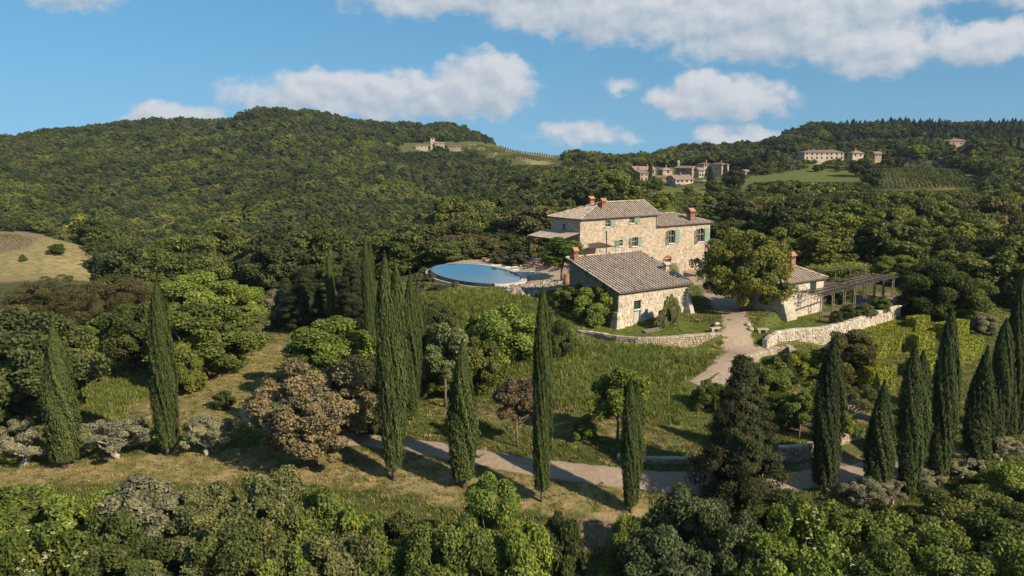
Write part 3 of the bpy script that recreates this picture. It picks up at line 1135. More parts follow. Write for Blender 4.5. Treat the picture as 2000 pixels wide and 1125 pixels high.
def chimney(parent, x, y, z, s=.8, h=1.5, body='brick', rng=None, rz=0.0):
    """square stack with open vents and a pitched tile hood"""
    rng = rng or random.Random(3)
    b = MB()
    n = 7
    hb = h * .55
    for i in range(n):
        k = 1 + .04 * (i in (0, n - 1)) + rng.uniform(-.012, .012)
        b.box((x, y, z + hb * (i + .5) / n - .25 * (i == 0)), (s * k, s * .85 * k, hb / n * .98 + (.5 if i == 0 else 0)), rz, rng.uniform(.3, .75))
    st = b.build('chimney', M[body], parent)
    for (i, j) in ((-1, -1), (1, -1), (1, 1), (-1, 1), (0, -1), (0, 1)):
        v = MB()
        v.box((x + i * s * .38, y + j * s * .32, z + hb + h * .1), (s * .16, s * .14, h * .2 + .02), rz, .4)
        v.build('vent_post', M[body], st)
    c = MB()
    zz = z + hb + h * .2
    hw, hd, rise = s * .62, s * .55, h * .25
    for sg in (-1, 1):
        pts = [(x - hw, y + sg * hd, zz), (x + hw, y + sg * hd, zz), (x + hw, y, zz + rise), (x - hw, y, zz + rise)]
        pt2 = [(p[0], p[1], p[2] + .07) for p in pts]
        c.poly(pts + pt2, ((0, 1, 2, 3), (7, 6, 5, 4), (0, 4, 5, 1), (1, 5, 6, 2), (2, 6, 7, 3), (3, 7, 4, 0)), .6)
    c.build('hood', M['terracotta'] if body == 'brick' else M['tile'], st)
    return st


def gutter(parent, a, b, r=.075):
    g = MB()
    g.tube([a, b], [r, r], 7)
    return g.build('gutter', M['gutter'], parent)


M['shade_stone'] = stone_mat('shade_toned_stone', [(0, (.10, .08, .06)), (.4, (.19, .155, .115)), (.8, (.26, .215, .16)), (1, (.33, .28, .215))])  # barn side stone, darkened so that its shade sits in the colour
EX, EY, EXN, EYN = Vector((1, 0, 0)), Vector((0, 1, 0)), Vector((-1, 0, 0)), Vector((0, -1, 0))

# ---- main house
rng = random.Random(11)
OV = .35                                             # eaves overhang
hp = Vector(HC) + AD * OV + AE * OV
FH = Frame(hp.x, hp.y, 5.0)
hz = HC[2] - 5.0                                     # eaves height above the frame's origin
house = FH.root('farmhouse', 'large two-storey stone farmhouse with tiled hip roof and green shutters', 'house')
LM, DM = 15.4, 6.6
LW, DW = 12.0, 7.8                                   # lower wing
wz = hz - 1.77


def s7(a, b, c, d):
    """rectangle read in the enlarged view of the front"""
    return FH.rect(1120 + a / 7.03, 400 + b / 7.03, 1120 + c / 7.03, 400 + d / 7.03)


w1, w2, w3, w4 = s7(440, 215, 505, 303), s7(768, 178, 830, 250), s7(620, 480, 678, 568), s7(803, 446, 880, 570)
w5, w6, w7 = s7(1306, 345, 1392, 528), s7(1704, 322, 1796, 506), s7(1240, 745, 1335, 900)
wallm = MB()
mw = [w1, w2, w3, w4]
ww = [tuple(q - (LM if i % 2 == 0 else 0) for i, q in enumerate(r)) for r in (w5, w6, w7)]
wall_face(wallm, (0, 0, 0), EX, EYN, LM, 0, hz, mw)
lw = (2.6, hz - 1.9, 3.3, hz - .9)
wall_face(wallm, (0, DM, 0), EYN, EXN, DM, 0, hz, [lw])
wall_face(wallm, (LM, DM, 0), EXN, EY, LM, 0, hz)
wall_face(wallm, (LM, 0, 0), EY, EX, DM, 0, hz)
wallm.poly([(LM, 0, hz), (LM, DM, hz), (LM, DM / 2, hz + 1.9)], [(0, 1, 2)])
wm = wallm.build('wall', M['mortar'], house)
st = MB()
stonework(st, (0, 0, 0), EX, EYN, LM, 1.2, hz - .02, mw, rng, relief=(.01, .04))
stonework(st, (0, DM, 0), EYN, EXN, DM, 1.2, hz - .02, [lw], rng, relief=(.01, .04))
tag(st.build('stonework', M['stone'], wm), kind='stuff')
wallw = MB()
wall_face(wallw, (LM, 0, 0), EX, EYN, LW, 0, wz, ww)
wall_face(wallw, (LM + LW, 0, 0), EY, EX, DW, 0, wz)
wall_face(wallw, (LM + LW, DW, 0), EXN, EY, LW, 0, wz)
wing = wallw.build('wing_wall', M['mortar'], house)
st = MB()
stonework(st, (LM, 0, 0), EX, EYN, LW, 0, wz - .02, ww, rng, relief=(.01, .04))
tag(st.build('stonework', M['stone'], wing), kind='stuff')
window(house, (0, 0, 0), EX, EYN, w1, shutters='right', ajar=(0, .15))
window(house, (0, 0, 0), EX, EYN, w2, shutters='right', ajar=(0, .45))
window(house, (0, 0, 0), EX, EYN, w3, shutters='left', ajar=(.1, 0))
window(house, (0, 0, 0), EX, EYN, w4, shutters='both', ajar=(.35, .3))
window(house, (LM, 0, 0), EX, EYN, ww[0], True, 'both', (.75, .35))
window(house, (LM, 0, 0), EX, EYN, ww[1], True, 'both', (.75, .3))
window(house, (0, DM, 0), EYN, EXN, lw, shutters=None)
dr = MB()
r = ww[2]
dr.box((LM + (r[0] + r[2]) / 2, .2, (r[1] + r[3]) / 2), (r[2] - r[0], .08, r[3] - r[1]))
door = dr.build('door', M['dark_wood'], house)
ar = MB()
cx, rr_ = LM + (r[0] + r[2]) / 2, (r[2] - r[0]) / 2
for k in range(11):
    an = math.pi * k / 10
    p = Vector((cx + rr_ * 1.08 * math.cos(an), -.05, r[3] - .15 + rr_ * .75 * math.sin(an)))
    ar.box(p, (.28, .14, .16), 0, rng.uniform(.2, .9), Matrix.Rotation(-(an - math.pi / 2) + math.pi / 2, 3, 'Y'))
ar.build('brick_arch', M['brick'], door)
# roofs
rise = 1.9
xa, xb = 6.6, LM + OV
ya, yb = -OV, DM + OV
ym = DM / 2
e = hz + .02
RA, RB, RC, RD = (-OV, ya, e), (LM + OV, ya, e), (LM + OV, yb, e), (-OV, yb, e)
RL, RR = (xa, ym, e + rise), (xb, ym, e + rise)
rb = MB()
roof_slab(rb, [RA, RB, RR, RL])
roof_slab(rb, [RD, RA, RL])
roof_slab(rb, [RC, RD, RL, RR])
roof = rb.build('roof', M['tile'], house)
tl = MB()
esf = Vector((0, ym - ya, rise))
Lf = LM + 2 * OV
roof_tiles(tl, RA, EX, esf, Lf, esf.length, rng, lambda x, s: x > (xa + OV) * s / esf.length + .02)
esl = Vector((xa + OV, 0, rise))
Ll = DM + 2 * OV
roof_tiles(tl, RA, EY, esl, Ll, esl.length, rng, lambda x, s: Ll / 2 * s / esl.length < x < Ll - Ll / 2 * s / esl.length)
esb = Vector((0, ym - yb, rise))
roof_tiles(tl, RD, EX, esb, Lf, esb.length, rng, lambda x, s: x > (xa + OV) * s / esb.length)
ridge_tiles(tl, Vector(RA) + Vector((0, 0, .05)), Vector(RL) + Vector((0, 0, .09)), rng)
ridge_tiles(tl, Vector(RD) + Vector((0, 0, .05)), Vector(RL) + Vector((0, 0, .09)), rng)
ridge_tiles(tl, Vector(RL) + Vector((0, 0, .09)), Vector(RR) + Vector((0, 0, .09)), rng)
ridge_tiles(tl, Vector(RB) + Vector((0, 0, .07)), Vector(RR) + Vector((0, 0, .09)), rng)
tag(tl.build('roof_tiles', M['tile'], roof), kind='stuff')
WX0, WX1 = LM + .02, LM + LW + OV
wy0, wy1, wym, wr = -OV, DW + OV, 4.25, 1.36
we = wz + .02
A_, B_, C_, D_ = (WX0, wy0, we), (WX1, wy0, we), (WX1, wy1, we), (WX0, wy1, we)
RW0, RW1 = (WX0, wym, we + wr), (WX1 - 4.25, wym, we + wr)
rb = MB()
roof_slab(rb, [A_, B_, RW1, RW0])
roof_slab(rb, [B_, C_, RW1])
roof_slab(rb, [C_, D_, RW0, RW1])
wroof = rb.build('wing_roof', M['tile'], house)
tl = MB()
esw = Vector((0, wym - wy0, wr))
Lw = WX1 - WX0
roof_tiles(tl, A_, EX, esw, Lw, esw.length, rng, lambda x, s: x < Lw - 4.25 * s / esw.length)
ese = Vector((-4.25, 0, wr))
Le = wy1 - wy0
roof_tiles(tl, B_, EY, ese, Le, ese.length, rng, lambda x, s: (wym - wy0) * s / ese.length < x < Le - (wy1 - wym) * s / ese.length)
ridge_tiles(tl, Vector(B_) + Vector((0, 0, .05)), Vector(RW1) + Vector((0, 0, .08)), rng)
ridge_tiles(tl, Vector(RW0) + Vector((0, 0, .08)), Vector(RW1) + Vector((0, 0, .08)), rng)
tag(tl.build('roof_tiles', M['tile'], wroof), kind='stuff')
gutter(house, (-OV, ya - .05, e - .05), (LM + OV, ya - .05, e - .05))
gutter(house, (-OV - .05, ya, e - .05), (-OV - .05, yb, e - .05))
gutter(house, (WX0, wy0 - .05, we - .05), (WX1, wy0 - .05, we - .05))
dp = MB()
dp.tube([(LM - .25, -.08, e - .1), (LM - .25, -.1, wz - .35)], [.05, .05], 6)
dp.build('downpipe', M['gutter'], house)
dp = MB()
dp.tube([(LM + LW - 1.1, -.08, 4.4), (LM + LW - 1.0, -.1, 1.0)], [.05, .05], 6)
dp.build('downpipe', M['gutter'], house)
dp = MB()
dp.tube([(5.0, -.07, hz - 1.9), (5.0, -.07, 3.4)], [.07, .07], 6)
dp.build('flue_pipe', M['iron'], house)
chimney(house, 6.1, 2.1, e + rise * .62, .85, 1.45, 'brick', rng)
chimney(house, 5.9, 4.5, e + rise * .75, .8, 1.4, 'brick', rng)
chimney(house, 24.0, 1.1, we + .40, 1.0, 1.9, 'brick', rng)

# veranda: reed roof on posts against the shaded end of the house
FV = FH
vr = FV.root('veranda', 'veranda with sloping reed-mat roof against the shaded end of the farmhouse', 'veranda')
vz = 8.1 - 5.0
top_, low_ = hz - 1.9, hz - 2.65
rf = MB()
for i in range(28):
    y0, y1 = .1 + i * .27, .1 + (i + 1) * .27 - .015
    dz = rng.uniform(-.03, .03)
    pts = [(-.05, y0, top_), (-.05, y1, top_), (-3.6, y1, low_ + dz), (-3.6, y0, low_ + dz)]
    rf.poly(pts + [(p[0], p[1], p[2] - .06) for p in pts], ((0, 1, 2, 3), (7, 6, 5, 4), (0, 4, 5, 1), (1, 5, 6, 2), (2, 6, 7, 3), (3, 7, 4, 0)), rng.uniform(.3, .8))
rf.build('reed_roof', M['thatch'], vr)
for yy in (.3, 2.7, 5.2, 7.6):
    p = MB()
    p.box((-3.4, yy, (vz + low_) / 2 - .1), (.14, .14, low_ - vz - .05))
    p.build('post', M['dark_wood'], vr)
p = MB()
p.bar((-3.4, .1, low_ - .13), (-3.4, 7.7, low_ - .13), .12, .16)
p.build('beam', M['dark_wood'], vr)

# awning in front of the facade
aw = empty('awning', (0, 0, 0), 0, 'dark brown canvas awning on thin posts in front of the farmhouse wall', 'awning')
ac = [atY(1148, 476, 121), atY(1172, 473, 124), atY(1203, 482, 121.5), atY(1152, 486, 117)]
cl = MB()
n = 8
gr = []
for i in range(n + 1):
    for j in range(n + 1):
        a, b = i / n, j / n
        p = (1 - a) * (1 - b) * ac[0] + a * (1 - b) * ac[1] + a * b * ac[2] + (1 - a) * b * ac[3]
        gr.append((p[0], p[1], p[2] - .35 * math.sin(math.pi * a) * math.sin(math.pi * b)))
cl.poly(gr, [(i * (n + 1) + j, i * (n + 1) + j + 1, (i + 1) * (n + 1) + j + 1, (i + 1) * (n + 1) + j) for i in range(n) for j in range(n)])
cl.build('canvas', M['canvas'], aw, smooth=True)
for q in ac:
    p = MB()
    p.tube([(q[0], q[1], H(q[0], q[1]) - .1), (q[0], q[1], q[2] + .05)], [.04, .04], 6)
    p.build('pole', M['iron'], aw)

# ---- barn with a single slope of roof
rng = random.Random(21)
be = atY(1208, 572, 91.18)
bp = Vector(be) + AD * .3 + AE * .3
FB = Frame(bp.x, bp.y, 4.7)
bz = be[2] - 4.7
barn = FB.root('stone_barn', 'pale stone barn with one long tiled roof slope below the farmhouse', 'barn')
LB, DB, br = 11.0, 8.2, 2.85
b1 = FB.rect(1237.5, 587, 1251, 647)
b2 = FB.rect(1301, 578.5, 1306, 585)
b3 = FB.rect(1296.5, 590.5, 1307.5, 602.5)
bl = (3.9, bz - 1.5, 4.6, bz + .0)
b1 = (b1[0], .05, b1[2], b1[3])
bw = MB()
wall_face(bw, (0, 0, 0), EX, EYN, LB, -.6, bz, [b1, b2, b3], .35)


def lifted(y):
    return bz + br * (y + .3) / (DB + .6) - .12


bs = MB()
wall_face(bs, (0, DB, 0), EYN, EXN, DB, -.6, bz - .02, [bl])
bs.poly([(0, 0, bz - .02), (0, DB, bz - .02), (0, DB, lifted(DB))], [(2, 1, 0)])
bs.build('side_wall', M['mortar_dark'], barn)  # darker mortar on this side only, shade put into the colour
wall_face(bw, (LB, 0, 0), EY, EX, DB, -.6, bz - .02)
bw.poly([(LB, 0, bz - .02), (LB, DB, bz - .02), (LB, DB, lifted(DB))], [(0, 1, 2)])
wall_face(bw, (LB, DB, 0), EXN, EY, LB, -.6, lifted(DB))
bwall = bw.build('wall', M['mortar_pale'], barn)
st = MB()
stonework(st, (0, 0, 0), EX, EYN, LB, -.3, bz - .03, [b1, b2, b3], rng, course=(.18, .36), width=(.24, .5), relief=(.02, .08))
tag(st.build('stonework', M['white_stone'], bwall), kind='stuff')
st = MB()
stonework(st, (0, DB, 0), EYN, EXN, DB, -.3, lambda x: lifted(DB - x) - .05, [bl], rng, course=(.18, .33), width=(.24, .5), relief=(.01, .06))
tag(st.build('side_stonework', M['shade_stone'], bwall), kind='stuff')
o = .3
rb = MB()
roof_slab(rb, [(-o, -o, bz), (LB + o, -o, bz), (LB + o, DB + o, bz + br), (-o, DB + o, bz + br)], .14)
broof = rb.build('roof', M['tile'], barn)
tl = MB()
es = Vector((0, DB + 2 * o, br))
roof_tiles(tl, (-o, -o, bz + .01), EX, es, LB + 2 * o, es.length, rng, None, .48, .5)
ridge_tiles(tl, (-o, DB + o, bz + br + .06), (LB + o, DB + o, bz + br + .06), rng, .15)
ridge_tiles(tl, (-o, -o, bz + .07), (-o, DB + o, bz + br + .07), rng, .13)
ridge_tiles(tl, (LB + o, -o, bz + .07), (LB + o, DB + o, bz + br + .07), rng, .13)
tag(tl.build('roof_tiles', M['tile'], broof), kind='stuff')
gutter(barn, (-o, -o - .06, bz - .1), (LB + o, -o - .06, bz - .1), .09)
f = MB()
f.box((LB / 2, -o + .06, bz - .16), (LB + 2 * o, .05, .16))
f.build('fascia', M['dark_wood'], barn)
dm = MB()
cxd, wd = (b1[0] + b1[2]) / 2, b1[2] - b1[0]
dm.box((cxd, .28, b1[3] - .45), (wd, .05, .9))
dr = dm.build('door', M['door_green'], barn)
dm = MB()
dm.box((cxd + wd * .12, .22, (b1[1] + b1[3] - 1.1) / 2), (wd * .72, .05, b1[3] - 1.1 - b1[1]))
dm.build('door_leaf', M['frame'], dr)
dm = MB()
dm.box((cxd - .04, -.03, b1[3] - 1.0), (wd * .95, .1, .16))
tag(dm.build('lintel_board', simple('pale_green_paint', (.42, .56, .40), .6, .3, .1, 3), dr), 'pale green board across the doorway')
for rct, nm, mt in ((b2, 'vent_opening', 'iron'), (b3, 'shuttered_window', 'door_green')):
    q = MB()
    q.box(((rct[0] + rct[2]) / 2, .22, (rct[1] + rct[3]) / 2), (rct[2] - rct[0], .05, rct[3] - rct[1]))
    q.build(nm, M[mt], barn)
q = MB()
q.box((.22, DB - (bl[0] + bl[2]) / 2, (bl[1] + bl[3]) / 2), (.05, bl[2] - bl[0], bl[3] - bl[1]))
q.build('side_door', M['dark_wood'], barn)
# sloping stone buttresses at both front corners
for (nm, cx0, w0, h0, out) in (('buttress', LB - .38, .75, bz - .55, 1.25), ('buttress', -.75, 1.5, 2.1, .45)):
    q = MB()
    nz = int(h0 / .26)
    for i in range(nz):
        k = 1 - (i + .5) / nz
        dd = .12 + out * k
        wdt = w0 * (.55 + .45 * k) if cx0 > 0 else w0 * (.25 + .75 * k)
        x_ = cx0 - wdt / 2 + w0 / 2 if cx0 < 0 else cx0 - wdt / 2
        n_ = max(2, int(wdt / .3))
        for j in range(n_):
            q.box((x_ + wdt * (j + .5) / n_, -dd / 2 + (0 if cx0 > 0 else .3), h0 * (i + .5) / nz - .2), (wdt / n_ * .96, dd + rng.uniform(-.05, .05) + (0 if cx0 > 0 else .6), h0 / nz * .97), 0, rng.gauss(.6, .2))
    q.build(nm, M['white_stone'], barn)
chimney(barn, .55, DB - .25, lifted(DB) - .1, .62, 1.5, 'brick', rng)
chimney(barn, LB - .35, 3.3, lifted(3.3), .8, 1.0, 'garden_stone', rng)
# shaded annex beside the barn
ax = MB()
wall_face(ax, (LB + .02, 4.2, 0), EX, EYN, 4.4, -.4, 3.3)
wall_face(ax, (LB + 4.42, 4.2, 0), EY, EX, 4.2, -.4, 3.3)
an_ = ax.build('annex_wall', M['mortar'], barn)
st = MB()
stonework(st, (LB + .02, 4.2, 0), EX, EYN, 4.4, -.3, 3.28, [], rng)
tag(st.build('stonework', M['stone'], an_), kind='stuff')
rb = MB()
roof_slab(rb, [(LB + .31, 3.9, 3.3), (LB + 4.7, 3.9, 3.3), (LB + 4.7, 8.5, 4.6), (LB + .31, 8.5, 4.6)])
ar_ = rb.build('annex_roof', M['tile'], barn)
tl = MB()
es = Vector((0, 4.6, 1.3))
roof_tiles(tl, (LB + .31, 3.9, 3.31), EX, es, 4.39, es.length, rng)
tag(tl.build('roof_tiles', M['tile'], ar_), kind='stuff')

# ---- cottage beside the pergola
rng = random.Random(31)
cb = atz(1525, 624, 4.95)
FC = Frame(cb[0], cb[1], 4.85)
cot = FC.root('cottage', 'small stone cottage with hip roof beside the wooden pergola', 'cottage')
LC, DC, cz, cr = 7.8, 6.0, 4.2, 1.45
c1 = FC.rect(1582, 551, 1594, 571)
cw = MB()
wall_face(cw, (0, 0, 0), EX, EYN, LC, -.5, cz, [c1])
wall_face(cw, (0, DC, 0), EYN, EXN, DC, -.5, cz)
wall_face(cw, (LC, 0, 0), EY, EX, DC, -.5, cz)
wall_face(cw, (LC, DC, 0), EXN, EY, LC, -.5, cz)
cwall = cw.build('wall', M['mortar_pale'], cot)
st = MB()
stonework(st, (0, 0, 0), EX, EYN, LC, -.2, cz - .02, [c1], rng, relief=(.01, .05))
stonework(st, (0, DC, 0), EYN, EXN, DC, -.2, cz - .02, [], rng, relief=(.01, .05))
tag(st.build('stonework', M['white_stone'], cwall), kind='stuff')
q = MB()
nz = 9
for i in range(nz):
    k = 1 - (i + .5) / nz
    for j in range(6):
        q.box((.15 + j * .3, -.12 - .35 * k, 2.1 * (i + .5) / nz - .2), (.29, .3 + .75 * k, 2.1 / nz * .97), 0, rng.gauss(.6, .2))
q.build('buttress', M['white_stone'], cot)
q = MB()
q.box(((c1[0] + c1[2]) / 2, .05, (c1[1] + c1[3]) / 2), (c1[2] - c1[0], .06, c1[3] - c1[1]))
q.build('closed_shutter', M['door_green'], cot)
o = .3
A_, B_, C_, D_ = (-o, -o, cz), (LC + o, -o, cz), (LC + o, DC + o, cz), (-o, DC + o, cz)
R0, R1 = (2.6, DC / 2, cz + cr), (LC - 2.6, DC / 2, cz + cr)
rb = MB()
for pl in ([A_, B_, R1, R0], [B_, C_, R1], [C_, D_, R0, R1], [D_, A_, R0]):
    roof_slab(rb, pl)
croof = rb.build('roof', M['tile'], cot)
tl = MB()
es = Vector((0, DC / 2 + o, cr))
Lc = LC + 2 * o
roof_tiles(tl, A_, EX, es, Lc, es.length, rng, lambda x, s: (2.6 + o) * s / es.length < x < Lc - (2.6 + o) * s / es.length, .45)
ese = Vector((-2.9, 0, cr))
Le = DC + 2 * o
roof_tiles(tl, B_, EY, ese, Le, ese.length, rng, lambda x, s: Le / 2 * s / ese.length < x < Le - Le / 2 * s / ese.length, .45)
esd = Vector((2.9, 0, cr))
roof_tiles(tl, A_, EY, esd, Le, esd.length, rng, lambda x, s: Le / 2 * s / esd.length < x < Le - Le / 2 * s / esd.length, .45)
for (a, b) in ((A_, R0), (B_, R1), (R0, R1), (C_, R1), (D_, R0)):
    ridge_tiles(tl, Vector(a) + Vector((0, 0, .06)), Vector(b) + Vector((0, 0, .08)), rng)
tag(tl.build('roof_tiles', M['tile'], croof), kind='stuff')
gutter(cot, (-o, -o - .05, cz - .08), (LC + o, -o - .05, cz - .08), .07)
chimney(cot, LC - 2.7, DC / 2 - .3, cz + cr - .25, .8, 1.75, 'brick', rng)


# ------------------------------------------------------------------ dry-stone and mortared garden walls
def garden_wall(name, label, line, zt, zb, th, mat, seed, mortar='mortar_dark', side=-1, course=(.15, .3), width=(.2, .48), relief=(.03, .1), cap=True):
    """wall along a line of points; zt and zb give the levels of its top and foot at each point"""
    rg = random.Random(seed)
    root = empty(name, (line[0][0], line[0][1], zb[0]), 0, label, 'wall')
    o0 = Vector((line[0][0], line[0][1], zb[0]))
    core, stn = MB(), MB()
    for i in range(len(line) - 1):
        a, b = Vector((*line[i], 0)), Vector((*line[i + 1], 0))
        L = (b - a).length
        ex = (b - a).normalized()
        en = Vector((ex.y, -ex.x, 0)) * (1 if side < 0 else -1)
        a0, b0 = zb[i] - .4, zb[i + 1] - .4
        pts = []
        for (p, z0, z1) in ((a, a0, zt[i]), (b, b0, zt[i + 1])):
            for q, z in ((p, z0), (p - en * th, z0), (p - en * th, z1), (p, z1)):
                pts.append(Vector((q.x, q.y, z)) - o0)
        core.poly(pts, ((0, 3, 7, 4), (3, 2, 6, 7), (2, 1, 5, 6), (0, 1, 2, 3), (4, 7, 6, 5)))
        base = min(a0, b0)
        stonework(stn, a - o0 + Vector((0, 0, base)), ex, en, L, 0, lambda x, i=i, L=L, base=base: zt[i] + (zt[i + 1] - zt[i]) * x / L - base + .02, [], rg, course, width, relief, False)
        if cap:
            x = 0
            while x < L:
                w = rg.uniform(.25, .6)
                zz = zt[i] + (zt[i + 1] - zt[i]) * min(1, x / L)
                c = a + ex * min(L, x + w / 2) - en * (th / 2 - .03) - o0
                stn.box((c.x, c.y, zz - o0.z + .04 + rg.uniform(-.02, .03)), (w * .96, th + rg.uniform(-.05, .12), .13 + rg.uniform(-.03, .05)), math.atan2(ex.y, ex.x) + rg.uniform(-.06, .06), rg.gauss(.6, .22))
                x += w
    core.build('core', M[mortar], root)
    tag(stn.build('stonework', M[mat], root), kind='stuff')
    return root


garden_wall('retaining_wall', 'long low curved dry-stone wall holding the lawn in front of the barn', BARN_WALL, [4.95] * 7, [4.5, 4.4, 4.3, 4.2, 4.1, 3.8, 3.6], .45, 'garden_stone', 41, side=-1)
garden_wall('white_stone_wall', 'bright white rubble wall below the lawn and pergola beside the cottage', WHITE_WALL, [4.55, 4.95, 5.0, 5.0, 5.15, 5.3, 5.45, 5.5], [3.9, 3.4, 3.3, 3.3, 3.3, 3.6, 4.4, 4.8], .5, 'white_stone', 42, 'mortar_pale', side=-1, relief=(.03, .12))
garden_wall('terrace_wall', 'stone terrace wall beside the track behind the right-hand cypresses', TERR_WALL, [1.95] * 5, [.8, .7, .7, .8, .8], .45, 'garden_stone', 43, side=-1)
tw = [hit(u, v)[:2] for (u, v) in ((1205, 899), (1250, 905), (1300, 906), (1355, 906))]
garden_wall('low_track_wall', 'low shaded rubble wall along the far edge of the gravel track', tw, [H(*p) + .32 for p in tw], [H(*p) - .1 for p in tw], .5, 'garden_stone', 44, side=-1, width=(.25, .6))
gw = [hit(u, v)[:2] for (u, v) in ((1440, 712), (1475, 704), (1518, 692), (1540, 694), (1546, 716))]
garden_wall('drive_wall', 'stone wall edging the drive below the white rubble wall', gw, [H(*gw[0]) + .4, H(*gw[1]) + .5, H(*gw[2]) + .6, H(*gw[2]) + .75, H(*gw[2]) + .75], [H(*p) - .6 for p in gw], .45, 'garden_stone', 45, side=-1)

# ------------------------------------------------------------------ pool
PZ = 7.3
pool = empty('swimming_pool', (POOL_C[0], POOL_C[1], 5.0), 0, 'large oval infinity pool of still blue water on the terrace', 'pool')
po = Vector((POOL_C[0], POOL_C[1], 5.0))
NR = 96


def ring3(grow, z):
    return [Vector((x, y, z)) - po for (x, y) in pool_ring(1.0, NR, grow)]


def band(mb, rings, idx=None, tint=.5):
    m_ = NR
    v = [p for r in rings for p in r]
    f = []
    for i in range(len(rings) - 1):
        for k in range(m_):
            if idx is not None and not idx(k):
                continue
            a, b = i * m_ + k, i * m_ + (k + 1) % m_
            f.append((a, a + m_, b + m_, b))
    mb.poly(v, f, tint)


b = MB()
band(b, [ring3(-.02, PZ - .02), ring3(-.02, PZ - 1.6)])
b.poly(ring3(-.02, PZ - 1.6), [tuple(range(NR))])
b.build('basin', M['pool_floor'], pool)
b = MB()
band(b, [ring3(.0, PZ - .03), ring3(.0, PZ - .002), ring3(.22, PZ - .012), ring3(.26, PZ - .75)])
b.build('overflow_wall', M['pool_wall'], pool, smooth=False)
b = MB()
band(b, [ring3(.26, PZ - .75), ring3(.62, PZ - .75)])
b.build('overflow_channel', M['pool_wall'], pool)
b = MB()
band(b, [ring3(.62, PZ - .75), ring3(.62, PZ - .38), ring3(.88, PZ - .38), ring3(.95, PZ - 2.4)])
b.build('outer_rim', M['coping'], pool)
# the terrace side has a broad coping
ter = [(p.x + po.x, p.y + po.y) for p in ring3(.6, 0)]
side = [(q[0] - POOL_C[0]) * .88 + (q[1] - POOL_C[1]) * .12 > 1.2 for q in ter]
b = MB()
band(b, [ring3(.23, PZ - .06), ring3(.23, PZ + .03), ring3(1.0, PZ + .03), ring3(1.0, PZ - .5)], lambda k: side[k])
b.build('coping', M['coping'], pool)
wv_ = [p for p in ring3(.0, PZ)]
me = bpy.data.meshes.new('water')
me.from_pydata([tuple(p) for p in wv_], [], [tuple(range(NR))])
me.materials.append(M['water'])
link('water', me, pool)

# ------------------------------------------------------------------ terrace furniture
rng = random.Random(51)


def ground_at(p, dz=0.0):
    return Vector((p[0], p[1], H(p[0], p[1]) + dz))


SLABS = [(1085, 462), (1165, 460), (1250, 455), (1330, 460), (1415, 460), (1245, 483), (1330, 478), (1335, 512), (1440, 545), (1515, 540), (1437, 570), (1515, 565), (1590, 560)]
SLAB_AT = ['leftmost slab of the far row', 'second slab of the far row', 'middle slab of the far row', 'fourth slab of the far row', 'rightmost slab of the far row', 'left slab of the second row', 'right slab of the second row',
           'lone slab below the second row', 'left slab of the upper near row', 'right slab of the upper near row', 'left slab of the nearest row', 'middle slab of the nearest row', 'right slab of the nearest row']
for si, (a, b_) in enumerate(SLABS):
    p = hit(780 + a / 5.882, 440 + b_ / 5.882)
    s = MB()
    w, d, ch = rng.uniform(.42, .55), rng.uniform(.32, .42), .06
    s.poly([(-w, -d, -.04), (w, -d, -.04), (w, d, -.04), (-w, d, -.04), (-w, -d, .05), (w, -d, .05), (w, d, .05), (-w, d, .05), (-w + ch, -d + ch, .075), (w - ch, -d + ch, .075), (w - ch, d - ch, .075), (-w + ch, d - ch, .075)],
           ((0, 1, 5, 4), (1, 2, 6, 5), (2, 3, 7, 6), (3, 0, 4, 7), (4, 5, 9, 8), (5, 6, 10, 9), (6, 7, 11, 10), (7, 4, 8, 11), (8, 9, 10, 11)))
    o_ = s.build('paving_slab', M['paver'], None, ground_at(p, .02))
    o_.rotation_euler = (0, 0, rng.uniform(-.3, .3))
    tag(o_, 'pale stepping stone, %s on the pool terrace' % SLAB_AT[si], 'slab', 'stepping slabs on the pool terrace', 'thing')


def lounger(u, v, rz, label):
    p = hit(u, v)
    r = empty('sun_lounger', ground_at(p), rz, label, 'lounger', 'sun loungers on the pool terrace')
    s = MB()
    s.box((-.35, 0, .34), (1.25, .62, .06))
    s.build('seat', M['dark_wood'], r)
    s = MB()
    s.box((0, 0, 0), (.75, .62, .05))
    k = s.build('backrest', M['dark_wood'], r, (.53, 0, .58))
    k.rotation_euler = (0, -.75, 0)
    for (x, y) in ((-.9, -.27), (-.9, .27), (.25, -.27), (.25, .27)):
        s = MB()
        s.box((x, y, .155), (.06, .06, .31))
        s.build('leg', M['dark_wood'], r)


lounger(1035, 524, .5, 'dark sun lounger nearest the pool edge on the terrace')
lounger(1060, 528, .7, 'dark sun lounger in the middle of the shaded terrace row')
lounger(1088, 529, .6, 'dark sun lounger under the small tree beside the barn wall')

p = hit(1106, 556)
s = MB()
s.lathe([(.42, 0), (.40, .5), (.36, 1.0), (.33, 1.35), (.36, 1.42), (.30, 1.42), (.28, 1.2)], (0, 0, 0), 16)
tag(s.build('terracotta_column', M['terracotta'], None, ground_at(p, -.05), smooth=True), 'tall terracotta chimney pipe standing on grass at the barn corner', 'pot', None, 'thing')


def pot(u, v, r, h, label, name='terracotta_pot', plant=None, group=None):
    p = hit(u, v)
    e_ = empty(name, ground_at(p), 0, label, 'pot', group)
    s = MB()
    s.lathe([(r * .62, 0), (r * .85, h * .55), (r * .98, h * .85), (r * 1.08, h * .86), (r * 1.08, h), (r * .9, h), (r * .85, h * .8)], (0, 0, 0), 14)
    s.build('vase', M['terracotta'], e_, smooth=True)
    return e_


pot(1063, 503, .5, 1.0, 'big terracotta planter at the top of the terrace steps')
pot(1027, 507, .35, .6, 'small terracotta pot beside the lavender bank')
pot(946, 510, .4, .5, 'low terracotta bowl at the far rim of the pool')
